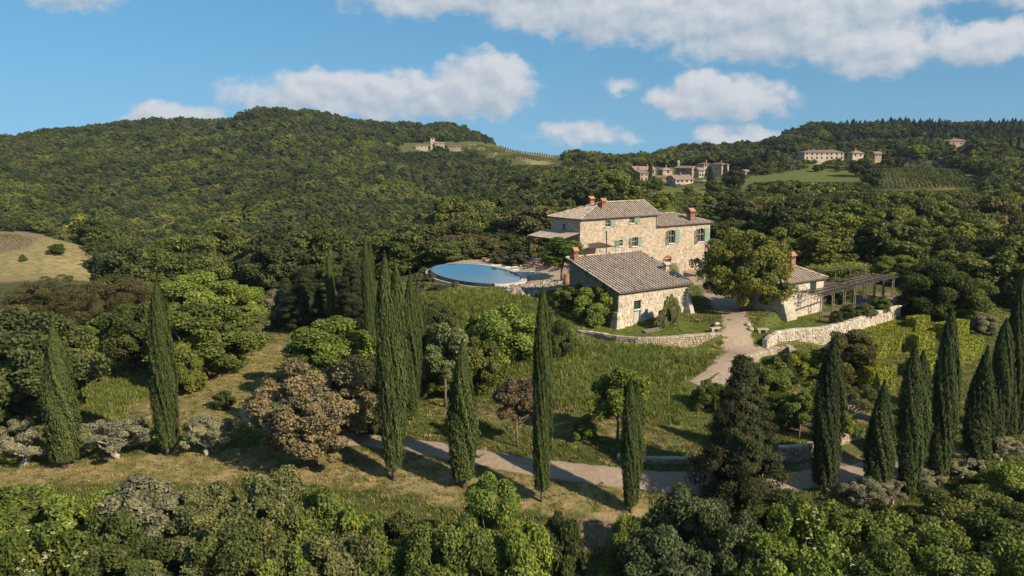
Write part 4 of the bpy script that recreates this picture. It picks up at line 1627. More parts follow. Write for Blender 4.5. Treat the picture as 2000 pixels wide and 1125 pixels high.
# steps from the pool terrace up to the veranda
sp = Vector((FH.o.x, FH.o.y, 0)) + AD * -4.3 + AE * 4.5
stp = empty('garden_steps', (sp.x, sp.y, 7.3), RZ, 'broad terracotta steps leading up to the veranda', 'steps')
for i in range(4):
    s = MB()
    s.box((-.95 + .38 * i, 0, .1 * i + .1 * (i + 1)), (.42, 4.2 - .1 * i, .2 * (i + 1)), 0, .5 + .1 * (i % 2))
    s.build('step', M['paving'], stp)
hw_ = [hloc(-4.3, 2.2), hloc(-4.3, -1.4), hloc(-3.1, -8.8), hloc(0, -9.05)]
garden_wall('upper_terrace_wall', 'stone wall holding the veranda terrace behind the small tree', hw_, [8.2] * 4, [7.2, 7.1, 7.0, 6.9], .4, 'stone', 46, 'mortar', side=-1)
# the outdoor table by the wing under white canvas
tb = empty('parasol', (0, 0, 0), 0, 'white canvas sunshade spread beside the wing wall under the walnut tree', 'sunshade')
qa = [atY(1338, 513, 132), atY(1367, 516, 131), atY(1398, 518, 128), atY(1372, 521, 126)]
s = MB()
s.poly([tuple(q) for q in qa] + [(q[0], q[1], q[2] - .03) for q in qa], ((0, 1, 2, 3), (7, 6, 5, 4), (0, 4, 5, 1), (1, 5, 6, 2), (2, 6, 7, 3), (3, 7, 4, 0)))
s.build('canvas', M['white_canvas'], tb)
for q in qa:
    s = MB()
    s.tube([(q[0], q[1], H(q[0], q[1]) - .1), (q[0], q[1], q[2])], [.035, .035], 6)
    s.build('pole', M['iron'], tb)


# heaps of loose rock under the terrace edge
def rock_heap(name, pix, n, size, seed, label):
    rg = random.Random(seed)
    s = MB()
    pl = pixpoly(*pix)
    xs, ys = [q[0] for q in pl], [q[1] for q in pl]
    k = 0
    tries = 0
    while k < n and tries < n * 40:
        tries += 1
        x, y = rg.uniform(min(xs), max(xs)), rg.uniform(min(ys), max(ys))
        if not inside(pl, np.array([x]), np.array([y]))[0]:
            continue
        z = H(x, y)
        r = size * rg.uniform(.5, 1.3)
        pts = []
        for (a, b_, c) in ((-1, -1, -.6), (1, -1, -.6), (1, 1, -.6), (-1, 1, -.6), (-.7, -.7, .7), (.7, -.7, .6), (.6, .7, .8), (-.7, .6, .6)):
            pts.append(Vector((a * r * rg.uniform(.6, 1.1), b_ * r * rg.uniform(.6, 1.1), c * r * rg.uniform(.5, 1))))
        R = Matrix.Rotation(rg.uniform(0, 6.28), 3, 'Z') @ Matrix.Rotation(rg.uniform(-.5, .5), 3, 'X')
        pts = [R @ p + Vector((x, y, z + r * .25 + rg.uniform(0, size * .9))) for p in pts]
        s.poly(pts, ((0, 3, 2, 1), (4, 5, 6, 7), (0, 1, 5, 4), (1, 2, 6, 5), (2, 3, 7, 6), (3, 0, 4, 7)), min(1, max(0, rg.gauss(.55, .25))))
        k += 1
    return tag(s.build(name, M['rock']), label, None, None, 'stuff')


rock_heap('rubble', [(1062, 552), (1082, 549), (1098, 556), (1090, 568), (1062, 570)], 130, .24, 3, 'heap of pale broken stones below the pool terrace')
rock_heap('rocks', [(984, 565), (1010, 560), (1058, 562), (1066, 574), (1040, 580), (1000, 576)], 190, .26, 4, 'grey weathered rocks banked under the pool rim')

# ------------------------------------------------------------------ pergola
pa, pb = hit(1603, 626), hit(1742, 580)
pd = Vector((pb[0] - pa[0], pb[1] - pa[1], 0))
PL = pd.length
pd.normalize()
pe = Vector((-pd.y, pd.x, 0))
perg = empty('pergola', (pa[0], pa[1], pa[2]), math.atan2(pd.y, pd.x), 'long weathered wooden pergola of paired posts and roof poles beside the cottage', 'pergola')
po_ = Vector((pa[0], pa[1], pa[2]))
NB = 8
PWD, PH = 3.6, 2.65


def pz(x, y):
    w = po_ + pd * x + pe * y
    return H(w.x, w.y) - pa[2]


for i in range(NB):
    x = PL * i / (NB - 1)
    for y in (0, PWD):
        for dx in (-.22, .22):
            s = MB()
            z0 = pz(x + dx, y)
            s.tube([(x + dx, y, z0 - .15), (x + dx + rng.uniform(-.05, .05), y + rng.uniform(-.05, .05), PH + .1)], [.085, .065], 6, rng.uniform(.3, .8))
            s.build('post', M['wood'], perg)
        for zz in (.7, 1.95):
            s = MB()
            s.bar((x - .26, y, pz(x, y) + zz), (x + .26, y, pz(x, y) + zz), .07, .07, rng.uniform(.3, .8))
            s.build('post_tie', M['wood'], perg)
for y in (-.02, PWD + .02):
    for i in range(NB - 1):
        s = MB()
        s.tube([(PL * i / (NB - 1) - .35, y, PH + .14), (PL * (i + 1) / (NB - 1) + .35, y + rng.uniform(-.08, .08), PH + .16)], [.075, .06], 6, rng.uniform(.3, .9))
        s.build('beam', M['wood'], perg)
for i in range(34):
    x = PL * i / 33 + rng.uniform(-.1, .1)
    s = MB()
    s.tube([(x, -.55 + rng.uniform(-.2, .2), PH + .26), (x + rng.uniform(-.15, .15), PWD + .55 + rng.uniform(-.2, .2), PH + .28)], [.05, .035], 5, rng.uniform(.35, 1))
    s.build('roof_pole', M['wood'], perg)
for y in (.9, 1.8, 2.7):
    s = MB()
    s.tube([(-.4, y, PH + .33), (PL * .5, y + .1, PH + .34), (PL + .4, y, PH + .33)], [.03, .03, .03], 5, .7)
    s.build('lengthwise_pole', M['wood'], perg)
# second shorter pergola behind, running square to the first
p2 = po_ + pd * (PL * .62) + pe * 6.2
pg2 = empty('vine_pergola', (p2.x, p2.y, H(p2.x, p2.y)), math.atan2(pd.y, pd.x) - .35, 'smaller vine-covered pergola behind the long one', 'pergola')
for i in range(4):
    for y in (0, 1.8):
        s = MB()
        s.tube([(i * 2.6, y, -.3), (i * 2.6 + rng.uniform(-.06, .06), y, 2.8)], [.08, .06], 6, .6)
        s.build('post', M['wood'], pg2)
for y in (0, 1.8):
    s = MB()
    s.tube([(-.5, y, 2.86), (8.3, y, 2.88)], [.07, .06], 6, .8)
    s.build('beam', M['wood'], pg2)
for i in range(13):
    s = MB()
    s.tube([(i * .66, -.5, 2.97), (i * .66 + rng.uniform(-.1, .1), 2.3, 2.98)], [.045, .04], 5, rng.uniform(.4, 1))
    s.build('roof_pole', M['wood'], pg2)

# bits on the lawns
def stone_bench(u, v, rz, label):
    p = hit(u, v)
    e_ = empty('stone_bench', ground_at(p), rz, label, 'bench', 'rough stone benches beside the drive')
    s = MB()
    s.box((0, 0, .42), (1.3, .5, .14), 0, .6, None, .96)
    s.build('seat', M['garden_stone'], e_)
    for x in (-.4, .4):
        s = MB()
        s.box((x, 0, .17), (.28, .4, .36), 0, .4)
        s.build('support', M['garden_stone'], e_)


stone_bench(1396, 648, .5, 'rough stone bench on the barn lawn at the edge of the drive')
stone_bench(1489, 650, .1, 'rough stone bench on the cottage lawn above the white wall')
for (u, v, lb) in ((1400, 637, 'round boulder marking the left edge of the drive'), (1461, 637, 'upper boulder marking the right edge of the drive'), (1466, 646, 'lower boulder marking the right edge of the drive')):
    p = hit(u, v)
    s = MB()
    s.lathe([(.12, -.1), (.32, .02), (.36, .18), (.27, .36), (.1, .44)], (0, 0, 0), 9, rng.uniform(.5, .9))
    for i, q in enumerate(s.v):
        s.v[i] = (q[0] * rng.uniform(.85, 1.15), q[1] * rng.uniform(.85, 1.15), q[2])
    tag(s.build('boulder', M['garden_stone'], None, ground_at(p), smooth=True), lb, 'boulder', None, 'thing')
# timber leaning by the barn door
pb_ = hit(1272, 648)
tm = empty('timber_pile', ground_at(pb_), RZ, 'small pile of old planks lying by the barn wall', 'timber')
for i in range(7):
    s = MB()
    s.bar((-1.0 + rng.uniform(-.2, .2), -.3 + i * .12, .06 + .07 * (i % 3)), (1.1 + rng.uniform(-.3, .3), -.2 + i * .1 + rng.uniform(-.25, .25), .08 + .08 * (i % 3)), .16, .06, rng.uniform(.3, 1))
    s.build('plank', M['wood'], tm)

# vines grown over the two pergolas
def vine_cover(parent, L, y0, y1, z, n, seed, col, hang=.5):
    rg = np.random.default_rng(seed)
    cx = rg.uniform(-.3, L + .3, n)
    cy = rg.uniform(y0, y1, n)
    P = np.repeat(np.c_[cx, cy, np.full(n, z)], 60, 0) + rg.normal(0, 1, (n * 60, 3)) * np.array([.38, .34, .16])
    P[:, 2] -= np.abs(rg.normal(0, hang, len(P))) * (rg.random(len(P)) < .25)
    nn_ = rg.normal(0, 1, P.shape)
    nn_[:, 2] = np.abs(nn_[:, 2]) + .4
    t_ = rg.normal(0, 1, P.shape)
    nn_ /= np.linalg.norm(nn_, axis=1, keepdims=True)
    t_ -= nn_ * (t_ * nn_).sum(1, keepdims=True)
    t_ /= np.linalg.norm(t_, axis=1, keepdims=True)
    b_ = np.cross(nn_, t_)
    V = np.stack([P + t_ * .09, P + b_ * .065, P - t_ * .09, P - b_ * .065], 1).reshape(-1, 3)
    me = np_mesh('vine_foliage', V, np.arange(len(V)).reshape(-1, 4), tint=rg.random(len(P)))
    me.materials.append(M['leaf'])
    o_ = link('vine_foliage', me, parent)
    o_.color = (*col, 1)
    tag(o_, kind='stuff')


vine_cover(perg, PL, 0, PWD, PH + .3, 26, 5, (.075, .070, .030))
vine_cover(pg2, 8, -.2, 2.0, 3.1, 70, 6, (.15, .165, .035))

# ------------------------------------------------------------------ plants: meshes shared by their copies
def unit(a):
    return a / np.maximum(np.linalg.norm(a, axis=1, keepdims=True), 1e-9)


def leaf_quads(P, N, L, Wd, rg, jit=.6, up=0.0):
    """one small pointed face per leaf or spray; L and Wd are half sizes"""
    n = len(P)
    nn = unit(N + rg.normal(0, jit, (n, 3)))
    rv = rg.normal(0, 1, (n, 3))
    if up:
        rv = rv * (1 - up) + np.array([0, 0, 1.0]) * up * 3 + N * up
    t = unit(rv - nn * (rv * nn).sum(1, keepdims=True))
    b = np.cross(nn, t)
    s = rg.uniform(.65, 1.3, (n, 1))
    V = np.stack([P + t * L * s, P + b * Wd * s, P - t * L * s, P - b * Wd * s], 1).reshape(-1, 3)
    F = np.arange(n * 4).reshape(-1, 4)
    return V, F


def merge(parts):
    V, F, T, o = [], [], [], 0
    for (v, f, t) in parts:
        V.append(v)
        F.append(f + o)
        T.append(t)
        o += len(v)
    return np.concatenate(V), np.concatenate(F), np.concatenate(T)


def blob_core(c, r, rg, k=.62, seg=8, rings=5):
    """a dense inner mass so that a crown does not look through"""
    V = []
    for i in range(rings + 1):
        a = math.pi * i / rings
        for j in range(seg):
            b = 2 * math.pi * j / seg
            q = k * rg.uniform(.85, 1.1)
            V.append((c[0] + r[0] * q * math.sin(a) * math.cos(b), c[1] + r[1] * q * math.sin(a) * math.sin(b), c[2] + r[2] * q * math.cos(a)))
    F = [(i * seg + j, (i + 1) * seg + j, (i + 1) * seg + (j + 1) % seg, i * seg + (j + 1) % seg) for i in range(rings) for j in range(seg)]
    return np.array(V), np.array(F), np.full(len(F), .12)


SPEC = {}       # kind -> list of (crown mesh, trunk mesh or None, nominal width, nominal height)


def clump_crown(rg, W_, Ht, z0, ncl, rcl, nleaf, L, Wd, lobes=5, low=.25, core=True, jit=.55, flat=1.0, hollow=.4, per=6, ck=.5):
    """crown of many leaf clumps set through an uneven, lobed volume"""
    rz_ = (Ht - z0) / 2
    cz_ = z0 + rz_
    R = W_ / 2
    # boughs first, then clumps of leaves over each bough
    nb = max(9, ncl // per)
    C, RR = [], []
    B = []
    g = rg.uniform(0, 6.28)
    for i in range(nb):
        zz = 1 - (1 + min(low, .97)) * (i + rg.uniform(.2, .8)) / nb
        an = g + i * 2.39996 + rg.normal(0, .25)
        h_ = math.sqrt(max(0, 1 - zz * zz))
        d = np.array([h_ * math.cos(an), h_ * math.sin(an), zz])
        rb = rg.uniform(.22, .40) * (6 / per) ** -.35
        B.append((d * (1.0 - rb) * rg.uniform(.74, 1.06), rb))
    while len(C) < ncl:
        c_, rb = B[len(C) % nb]
        d = unit(rg.normal(0, 1, (1, 3)) + c_[None] * 1.1 + np.array([[0, 0, .35]]))[0]
        q = c_ + d * rb * rg.uniform(.55, 1.0)
        if rg.random() < (1 - hollow) * .25:
            q = q * rg.uniform(.3, .8)
        C.append(np.array([q[0] * R, q[1] * R, cz_ + q[2] * rz_ * flat]))
        RR.append(rcl * rg.uniform(.55, 1.2))
    C, RR = np.array(C), np.array(RR)
    idx = np.repeat(np.arange(ncl), nleaf)
    d = rg.normal(0, 1, (len(idx), 3))
    d[:, 2] += .35
    d = unit(d)
    rr = RR[idx] * rg.uniform(.45, 1.08, len(idx)) ** .6
    P = C[idx] + d * rr[:, None] * np.array([1, 1, .8])
    out = unit(P - np.array([0, 0, cz_ - rz_ * .3]))
    V, F = leaf_quads(P, unit(d * .8 + out * .4), L, Wd, rg, jit)
    ct = rg.uniform(.0, .8, ncl)
    T = np.clip(ct[idx] * .65 + rg.uniform(0, .6, len(idx)) ** 1.3, 0, 1)
    kp_ = P[:, 2] > .12
    V, T = V.reshape(-1, 4, 3)[kp_].reshape(-1, 3), T[kp_]
    F = np.arange(len(V)).reshape(-1, 4)
    parts = [(V, F, T)]
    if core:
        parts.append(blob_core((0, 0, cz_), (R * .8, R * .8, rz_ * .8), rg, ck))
    return merge(parts), C


def limbs(rg, C, z0, r0, n=7, bend=.35, fork=.75):
    """trunk with limbs reaching into the crown"""
    m = MB()
    top = np.array([rg.uniform(-.2, .2), rg.uniform(-.2, .2), z0 * 1.15 + .4])
    m.tube([(0, 0, -.3), (top[0] * .3, top[1] * .3, z0 * .5), tuple(top)], [r0 * 1.25, r0, r0 * .8], 8)
    for i in rg.choice(len(C), min(n, len(C)), replace=False):
        a = top * fork + np.array([0, 0, rg.uniform(-.1, .3) * z0])
        b = C[i]
        mid = (a + b) / 2 + rg.normal(0, bend, 3)
        m.tube([tuple(a), tuple(mid), tuple(b)], [r0 * .5, r0 * .3, r0 * .12], 5)
    return m


def mb_mesh(m, name, mat):
    me = bpy.data.meshes.new(name)
    me.from_pydata(m.v, [], m.f)
    me.polygons.foreach_set('use_smooth', np.ones(len(m.f), bool))
    me.materials.append(mat)
    return me


def add_kind(kind, crown, trunk, W_, Ht, leafmat='leaf', barkmat='bark'):
    me = np_mesh(kind + '_crown', *crown[:2], tint=crown[2])
    me.materials.append(M[leafmat])
    tm_ = mb_mesh(trunk, kind + '_trunk', M[barkmat]) if trunk is not None else None
    V = np.asarray(crown[0])
    W2 = float(np.percentile(np.abs(V[:, :2]), 98.5)) * 2
    SPEC.setdefault(kind, []).append((me, tm_, W2, float(V[:, 2].max())))


for sd in range(4):                                     # full leafy trees
    rg = np.random.default_rng(100 + sd)
    cr_, C = clump_crown(rg, 6.2, 7.0, -.1, 110, .74, 350, .105, .068, 6, .95, jit=.8)
    add_kind('broad', cr_, limbs(rg, C, 1.3, .2), 6.2, 7.0)
for sd in range(3):                                     # shrubs, leafy to the ground
    rg = np.random.default_rng(120 + sd)
    cr_, C = clump_crown(rg, 4.4, 3.6, -.9, 85, .5, 280, .085, .055, 6, .6, jit=.8)
    add_kind('shrub', cr_, limbs(rg, C, .4, .09), 4.4, 3.6)
for sd in range(2):                                     # evergreen oak with dense crown of small stiff leaves
    rg = np.random.default_rng(140 + sd)
    cr_, C = clump_crown(rg, 6.6, 7.2, .3, 150, .62, 300, .095, .06, 7, .9, jit=.8)
    add_kind('oak', cr_, limbs(rg, C, 1.5, .24), 6.6, 7.2)
for sd in range(1):                                     # walnut: wide, open, big leaves
    rg = np.random.default_rng(150 + sd)
    cr_, C = clump_crown(rg, 11.0, 9.5, .2, 210, .85, 270, .15, .07, 8, .85, hollow=.3, jit=.8, per=5, ck=.5)
    add_kind('walnut', cr_, limbs(rg, C, 2.2, .34, 16, .7), 11.0, 9.5)
for sd in range(3):                                     # olive: thin silvery crown, twisted trunk
    rg = np.random.default_rng(160 + sd)
    cr_, C = clump_crown(rg, 4.2, 3.8, .3, 70, .36, 190, .085, .026, 5, .5, core=False, jit=.8)
    m = MB()
    q = np.array([0, 0, -.2])
    pts, rr = [tuple(q)], [.24]
    for i in range(4):
        q = q + np.array([rg.normal(0, .16), rg.normal(0, .16), .38])
        pts.append(tuple(q))
        rr.append(.22 - .03 * i)
    m.tube(pts, rr, 8)
    for i in rg.choice(len(C), 9, replace=False):
        a = np.array(pts[rg.integers(2, 5)])
        mid = (a + C[i]) / 2 + rg.normal(0, .2, 3)
        m.tube([tuple(a), tuple(mid), tuple(C[i])], [.10, .06, .02], 5)
    add_kind('olive', cr_, m, 4.2, 3.8, 'leaf', 'pale_bark')
for sd in range(2):                                     # small slender garden tree
    rg = np.random.default_rng(170 + sd)
    cr_, C = clump_crown(rg, 3.4, 6.4, .9, 66, .5, 230, .095, .058, 5, .6, core=False, jit=.8)
    add_kind('young', cr_, limbs(rg, C, 1.8, .09, 8, .2), 3.4, 6.4)
for sd in range(2):                                     # pine with rounded tufted crown
    rg = np.random.default_rng(180 + sd)
    cr_, C = clump_crown(rg, 8.0, 8.0, .2, 120, .75, 260, .12, .03, 5, .9, jit=.9)
    add_kind('pine', cr_, limbs(rg, C, 3.2, .26, 9), 8.0, 8.0, 'needle')


def spray_conifer(rg, Ht, prof, n, L, Wd, axes=((0, 0, 1.0),), ridges=7, rough=.14, z0=.5):
    """columnar conifer: upright sprays over a ribbed spindle, one or two leaders"""
    parts = []
    for (ax_, ay_, hk) in axes:
        m = n // len(axes)
        t = rg.random(m) ** .85
        a = rg.uniform(0, 2 * math.pi, m)
        ph = rg.uniform(0, 6.28, 6)
        rib = sum(np.sin(a * k + ph[i] + t * (9 + 5 * i)) for i, k in enumerate((2, 3, ridges, ridges + 4, 2 * ridges + 1))) / 5
        tuft = np.sin(t * 85 + 3 * np.sin(a * 3 + ph[5])) * .5
        r = prof(t) * (1 + rough * 2.1 * rib + rough * .7 * tuft) * rg.uniform(.78, 1.04, m) * np.where(rg.random(m) < .04, rg.uniform(1.05, 1.22, m), 1.0)
        z = z0 + t * (Ht * hk - z0)
        sway = np.sin(t * 3 + ph[0]) * .06
        P = np.stack([ax_ * np.clip(t * 1.2, 0, 1) + sway + r * np.cos(a), ay_ * np.clip(t * 1.2, 0, 1) + r * np.sin(a), z], 1)
        N = np.stack([np.cos(a), np.sin(a), np.full(m, .25)], 1)
        V, F = leaf_quads(P, N, L, Wd, rg, .38, .8)
        T = np.clip(.42 + .30 * rib + rg.normal(0, .2, m), 0, 1)  # sprays in the grooves tinted darker, painting shade between the ribs
        parts.append((V, F, T))
        nz, ns = 16, 10
        Vc = []
        for i in range(nz + 1):
            tt = i / nz
            for j in range(ns):
                b = 2 * math.pi * j / ns
                rr_ = prof(np.array([tt]))[0] * .74 * (1 + .1 * rg.normal())
                s_ = math.sin(tt * 3 + ph[0]) * .06
                Vc.append((ax_ * min(1, tt * 1.2) + s_ + rr_ * math.cos(b), ay_ * min(1, tt * 1.2) + rr_ * math.sin(b), z0 + tt * (Ht * hk * .985 - z0)))
        Fc = np.array([(i * ns + j, i * ns + (j + 1) % ns, (i + 1) * ns + (j + 1) % ns, (i + 1) * ns + j) for i in range(nz) for j in range(ns)])
        parts.append((np.array(Vc), Fc, np.full(len(Fc), .1)))
    return merge(parts)


def cyp_prof(R, peak=.3, bot=.35, p=1.5):
    def f(t):
        lo = bot + (1 - bot) * np.clip(t / peak, 0, 1) ** .7
        hi = 1 - np.clip((t - peak) / (1 - peak), 0, 1) ** p
        return R * np.where(t < peak, lo, np.maximum(hi, .03))
    return f


for sd, (pk, pw, bt, axes) in enumerate(((.40, 2.4, .72, ((0, 0, 1.0),)), (.45, 2.6, .62, ((-.36, 0, 1.0), (.40, .08, .955))), (.5, 3.4, .82, ((0, 0, 1.0),)), (.30, 1.9, .74, ((0, 0, 1.0), (.18, .1, .93))))):
    rg = np.random.default_rng(200 + sd)
    R = 1.15 if len(axes) == 1 else .84
    cr_ = spray_conifer(rg, 13.0, cyp_prof(R, pk, bt, pw), 27000, .14, .036, axes, z0=.85)
    m = MB()
    m.tube([(0, 0, -.3), (0, 0, 1.6)], [.20, .15], 8)
    add_kind('cypress', cr_, m, 2.4, 13.0, 'needle')
rg = np.random.default_rng(210)                          # big dark bushy conifer
parts = []
Ht = 11.0
for i in range(150):
    t = (i + .5) / 150
    z = .6 + t * 10.0
    R = 3.3 * (1 - t ** 1.25) * (1 if t > .12 else .7 + 2.5 * t) + .25
    a = i * 2.399 + rg.normal(0, .3)
    k = rg.uniform(.55, 1.0)
    c = np.array([R * k * math.cos(a), R * k * math.sin(a), z])
    n = 240
    d = unit(rg.normal(0, 1, (n, 3)))
    P = c + d * np.array([.75, .75, .42]) * rg.uniform(.4, 1, (n, 1)) * (1.15 - .5 * t)
    V, F = leaf_quads(P, d + np.array([math.cos(a), math.sin(a), .5]), .13, .042, rg, .6, .3)
    parts.append((V, F, np.clip(rg.uniform(.1, .6) + rg.uniform(-.1, .45, n), 0, 1)))
parts.append(blob_core((0, 0, 4.2), (2.6, 2.6, 4.2), rg, .75, 10, 7))
m = MB()
m.tube([(0, 0, -.4), (0, 0, 5), (0, 0, 10)], [.32, .22, .05], 8)
add_kind('fir', merge(parts), m, 6.6, 11.0, 'needle')
for sd in range(4):                                     # woodland trees seen from farther off
    rg = np.random.default_rng(220 + sd)
    cr_, C = clump_crown(rg, 7.5, 8.5, -.4, 60, 1.0, 46, .32, .22, 6, .7, jit=.7, ck=.62)
    add_kind('wood', cr_, limbs(rg, C, 1.6, .2, 4), 7.5, 8.5)

for sd in range(4):                                     # the same woodland trees, nearer
    rg = np.random.default_rng(240 + sd)
    cr_, C = clump_crown(rg, 7.5, 8.5, -.6, 95, .9, 120, .19, .125, 7, .85, jit=.8)
    add_kind('midwood', cr_, limbs(rg, C, 1.6, .2, 5), 7.5, 8.5)


# ------------------------------------------------------------------ placing single plants
def plant(kind, var, pos, w, h, name, label, cat, col, group=None, rz=None, trunk=True):
    sp_ = SPEC[kind][var % len(SPEC[kind])]
    e_ = empty(name, pos, 0, label, cat, group)
    rr_ = random.Random(int(abs(pos[0] * 131 + pos[1] * 977)))
    e_.rotation_euler = (0, 0, rr_.uniform(0, 6.28) if rz is None else rz)
    e_.scale = (w / sp_[2], w / sp_[2], h / sp_[3])
    c = link('crown' if cat in ('tree', 'cypress', 'olive tree') else 'foliage', sp_[0], e_)
    c.color = (*col, 1)
    if trunk and sp_[1] is not None:
        link('trunk' if cat in ('tree', 'cypress', 'olive tree') else 'stem', sp_[1], e_)
    return e_


def at_pix(kind, var, u, vb, vt, wpx, name, label, cat, col, group=None, rz=None, grow=1.0):
    p = hit(u, vb)
    d = depth(p)
    h = atY(u, vt, p[1])[2] - p[2]
    return plant(kind, var, (p[0], p[1], p[2] - .05), wpx / FPX * d * grow, max(.4, h), name, label, cat, col, group, rz)


def at_dist(kind, var, u, Y, vt, wpx, name, label, cat, col, group=None, rz=None):
    x = (u - 1000) / FPX
    X = x * (Y * CP + 26 * SP)
    z = H(X, Y)
    X = x * depth((X, Y, z))
    z = H(X, Y)
    h = atY(u, vt, Y)[2] - z
    return plant(kind, var, (X, Y, z - .1), wpx / FPX * depth((X, Y, z)), max(.5, h), name, label, cat, col, group, rz)


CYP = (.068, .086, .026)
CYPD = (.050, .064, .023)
for (u, vb, vt, w, var, rz, lb) in [
        (127, 914, 625, 68, 3, .5, 'broad-based cypress at the far left among grey olives'),
        (328, 890, 540, 58, 0, 1.4, 'tall cypress between two olive trees on the left lawn'),
        (770, 937, 487, 66, 1, 0, 'largest twin-topped cypress at the centre beside the track'),
        (806, 822, 525, 44, 0, 2.0, 'cypress standing close behind the largest twin-topped one'),
        (818, 790, 556, 42, 2, 3.0, 'shaded cypress behind the second one of the central cluster'),
        (722, 668, 455, 28, 1, .3, 'slender twin-topped cypress in the distance left of the pool'),
        (648, 655, 490, 20, 2, 1.0, 'thinnest distant cypress left of the pool among dark conifers'),
        (905, 950, 658, 64, 3, 1.8, 'squat pointed cypress beside the track right of the largest one'),
        (1058, 980, 555, 44, 2, .8, 'very slender tall cypress in front of the meadow'),
        (1232, 1000, 733, 50, 1, .4, 'short twin-topped cypress at the end of the grass strip'),
        (1610, 962, 655, 66, 0, 2.6, 'dense dark cypress in front of the terrace wall'),
        (1712, 972, 738, 62, 3, 1.1, 'shortest cypress of the right-hand row'),
        (1773, 974, 668, 66, 1, .2, 'broad twin-topped cypress in the right-hand row'),
        (1832, 948, 592, 58, 0, .9, 'tall cypress rising in front of the clipped hedges'),
        (1905, 932, 672, 60, 3, 2.2, 'pointed cypress at the lower right edge of the hedges'),
        (1941, 892, 618, 46, 2, .1, 'narrow cypress third from the right edge'),
        (1966, 868, 535, 46, 0, 1.6, 'tallest cypress near the right edge of the view'),
        (1994, 850, 590, 52, 2, 2.9, 'cypress cut by the right edge of the view')]:
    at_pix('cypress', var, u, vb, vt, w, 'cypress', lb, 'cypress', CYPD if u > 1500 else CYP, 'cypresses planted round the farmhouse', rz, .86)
at_pix('fir', 0, 1440, 985, 690, 165, 'dark_conifer', 'big dark bushy conifer beside the track in front of the drive', 'tree', (.046, .050, .021))
for (u, vb, vt, w, lb) in ((600, 640, 520, 95, 'dark conifer behind the bright green tree left of the pool'), (690, 640, 505, 90, 'dark conifer between two distant cypresses left of the pool'), (560, 610, 540, 60, 'small dark conifer beside the round grey bush')):
    at_pix('fir', 0, u, vb, vt, w, 'dark_conifer', lb, 'tree', (.034, .040, .018), 'dark conifers left of the pool')

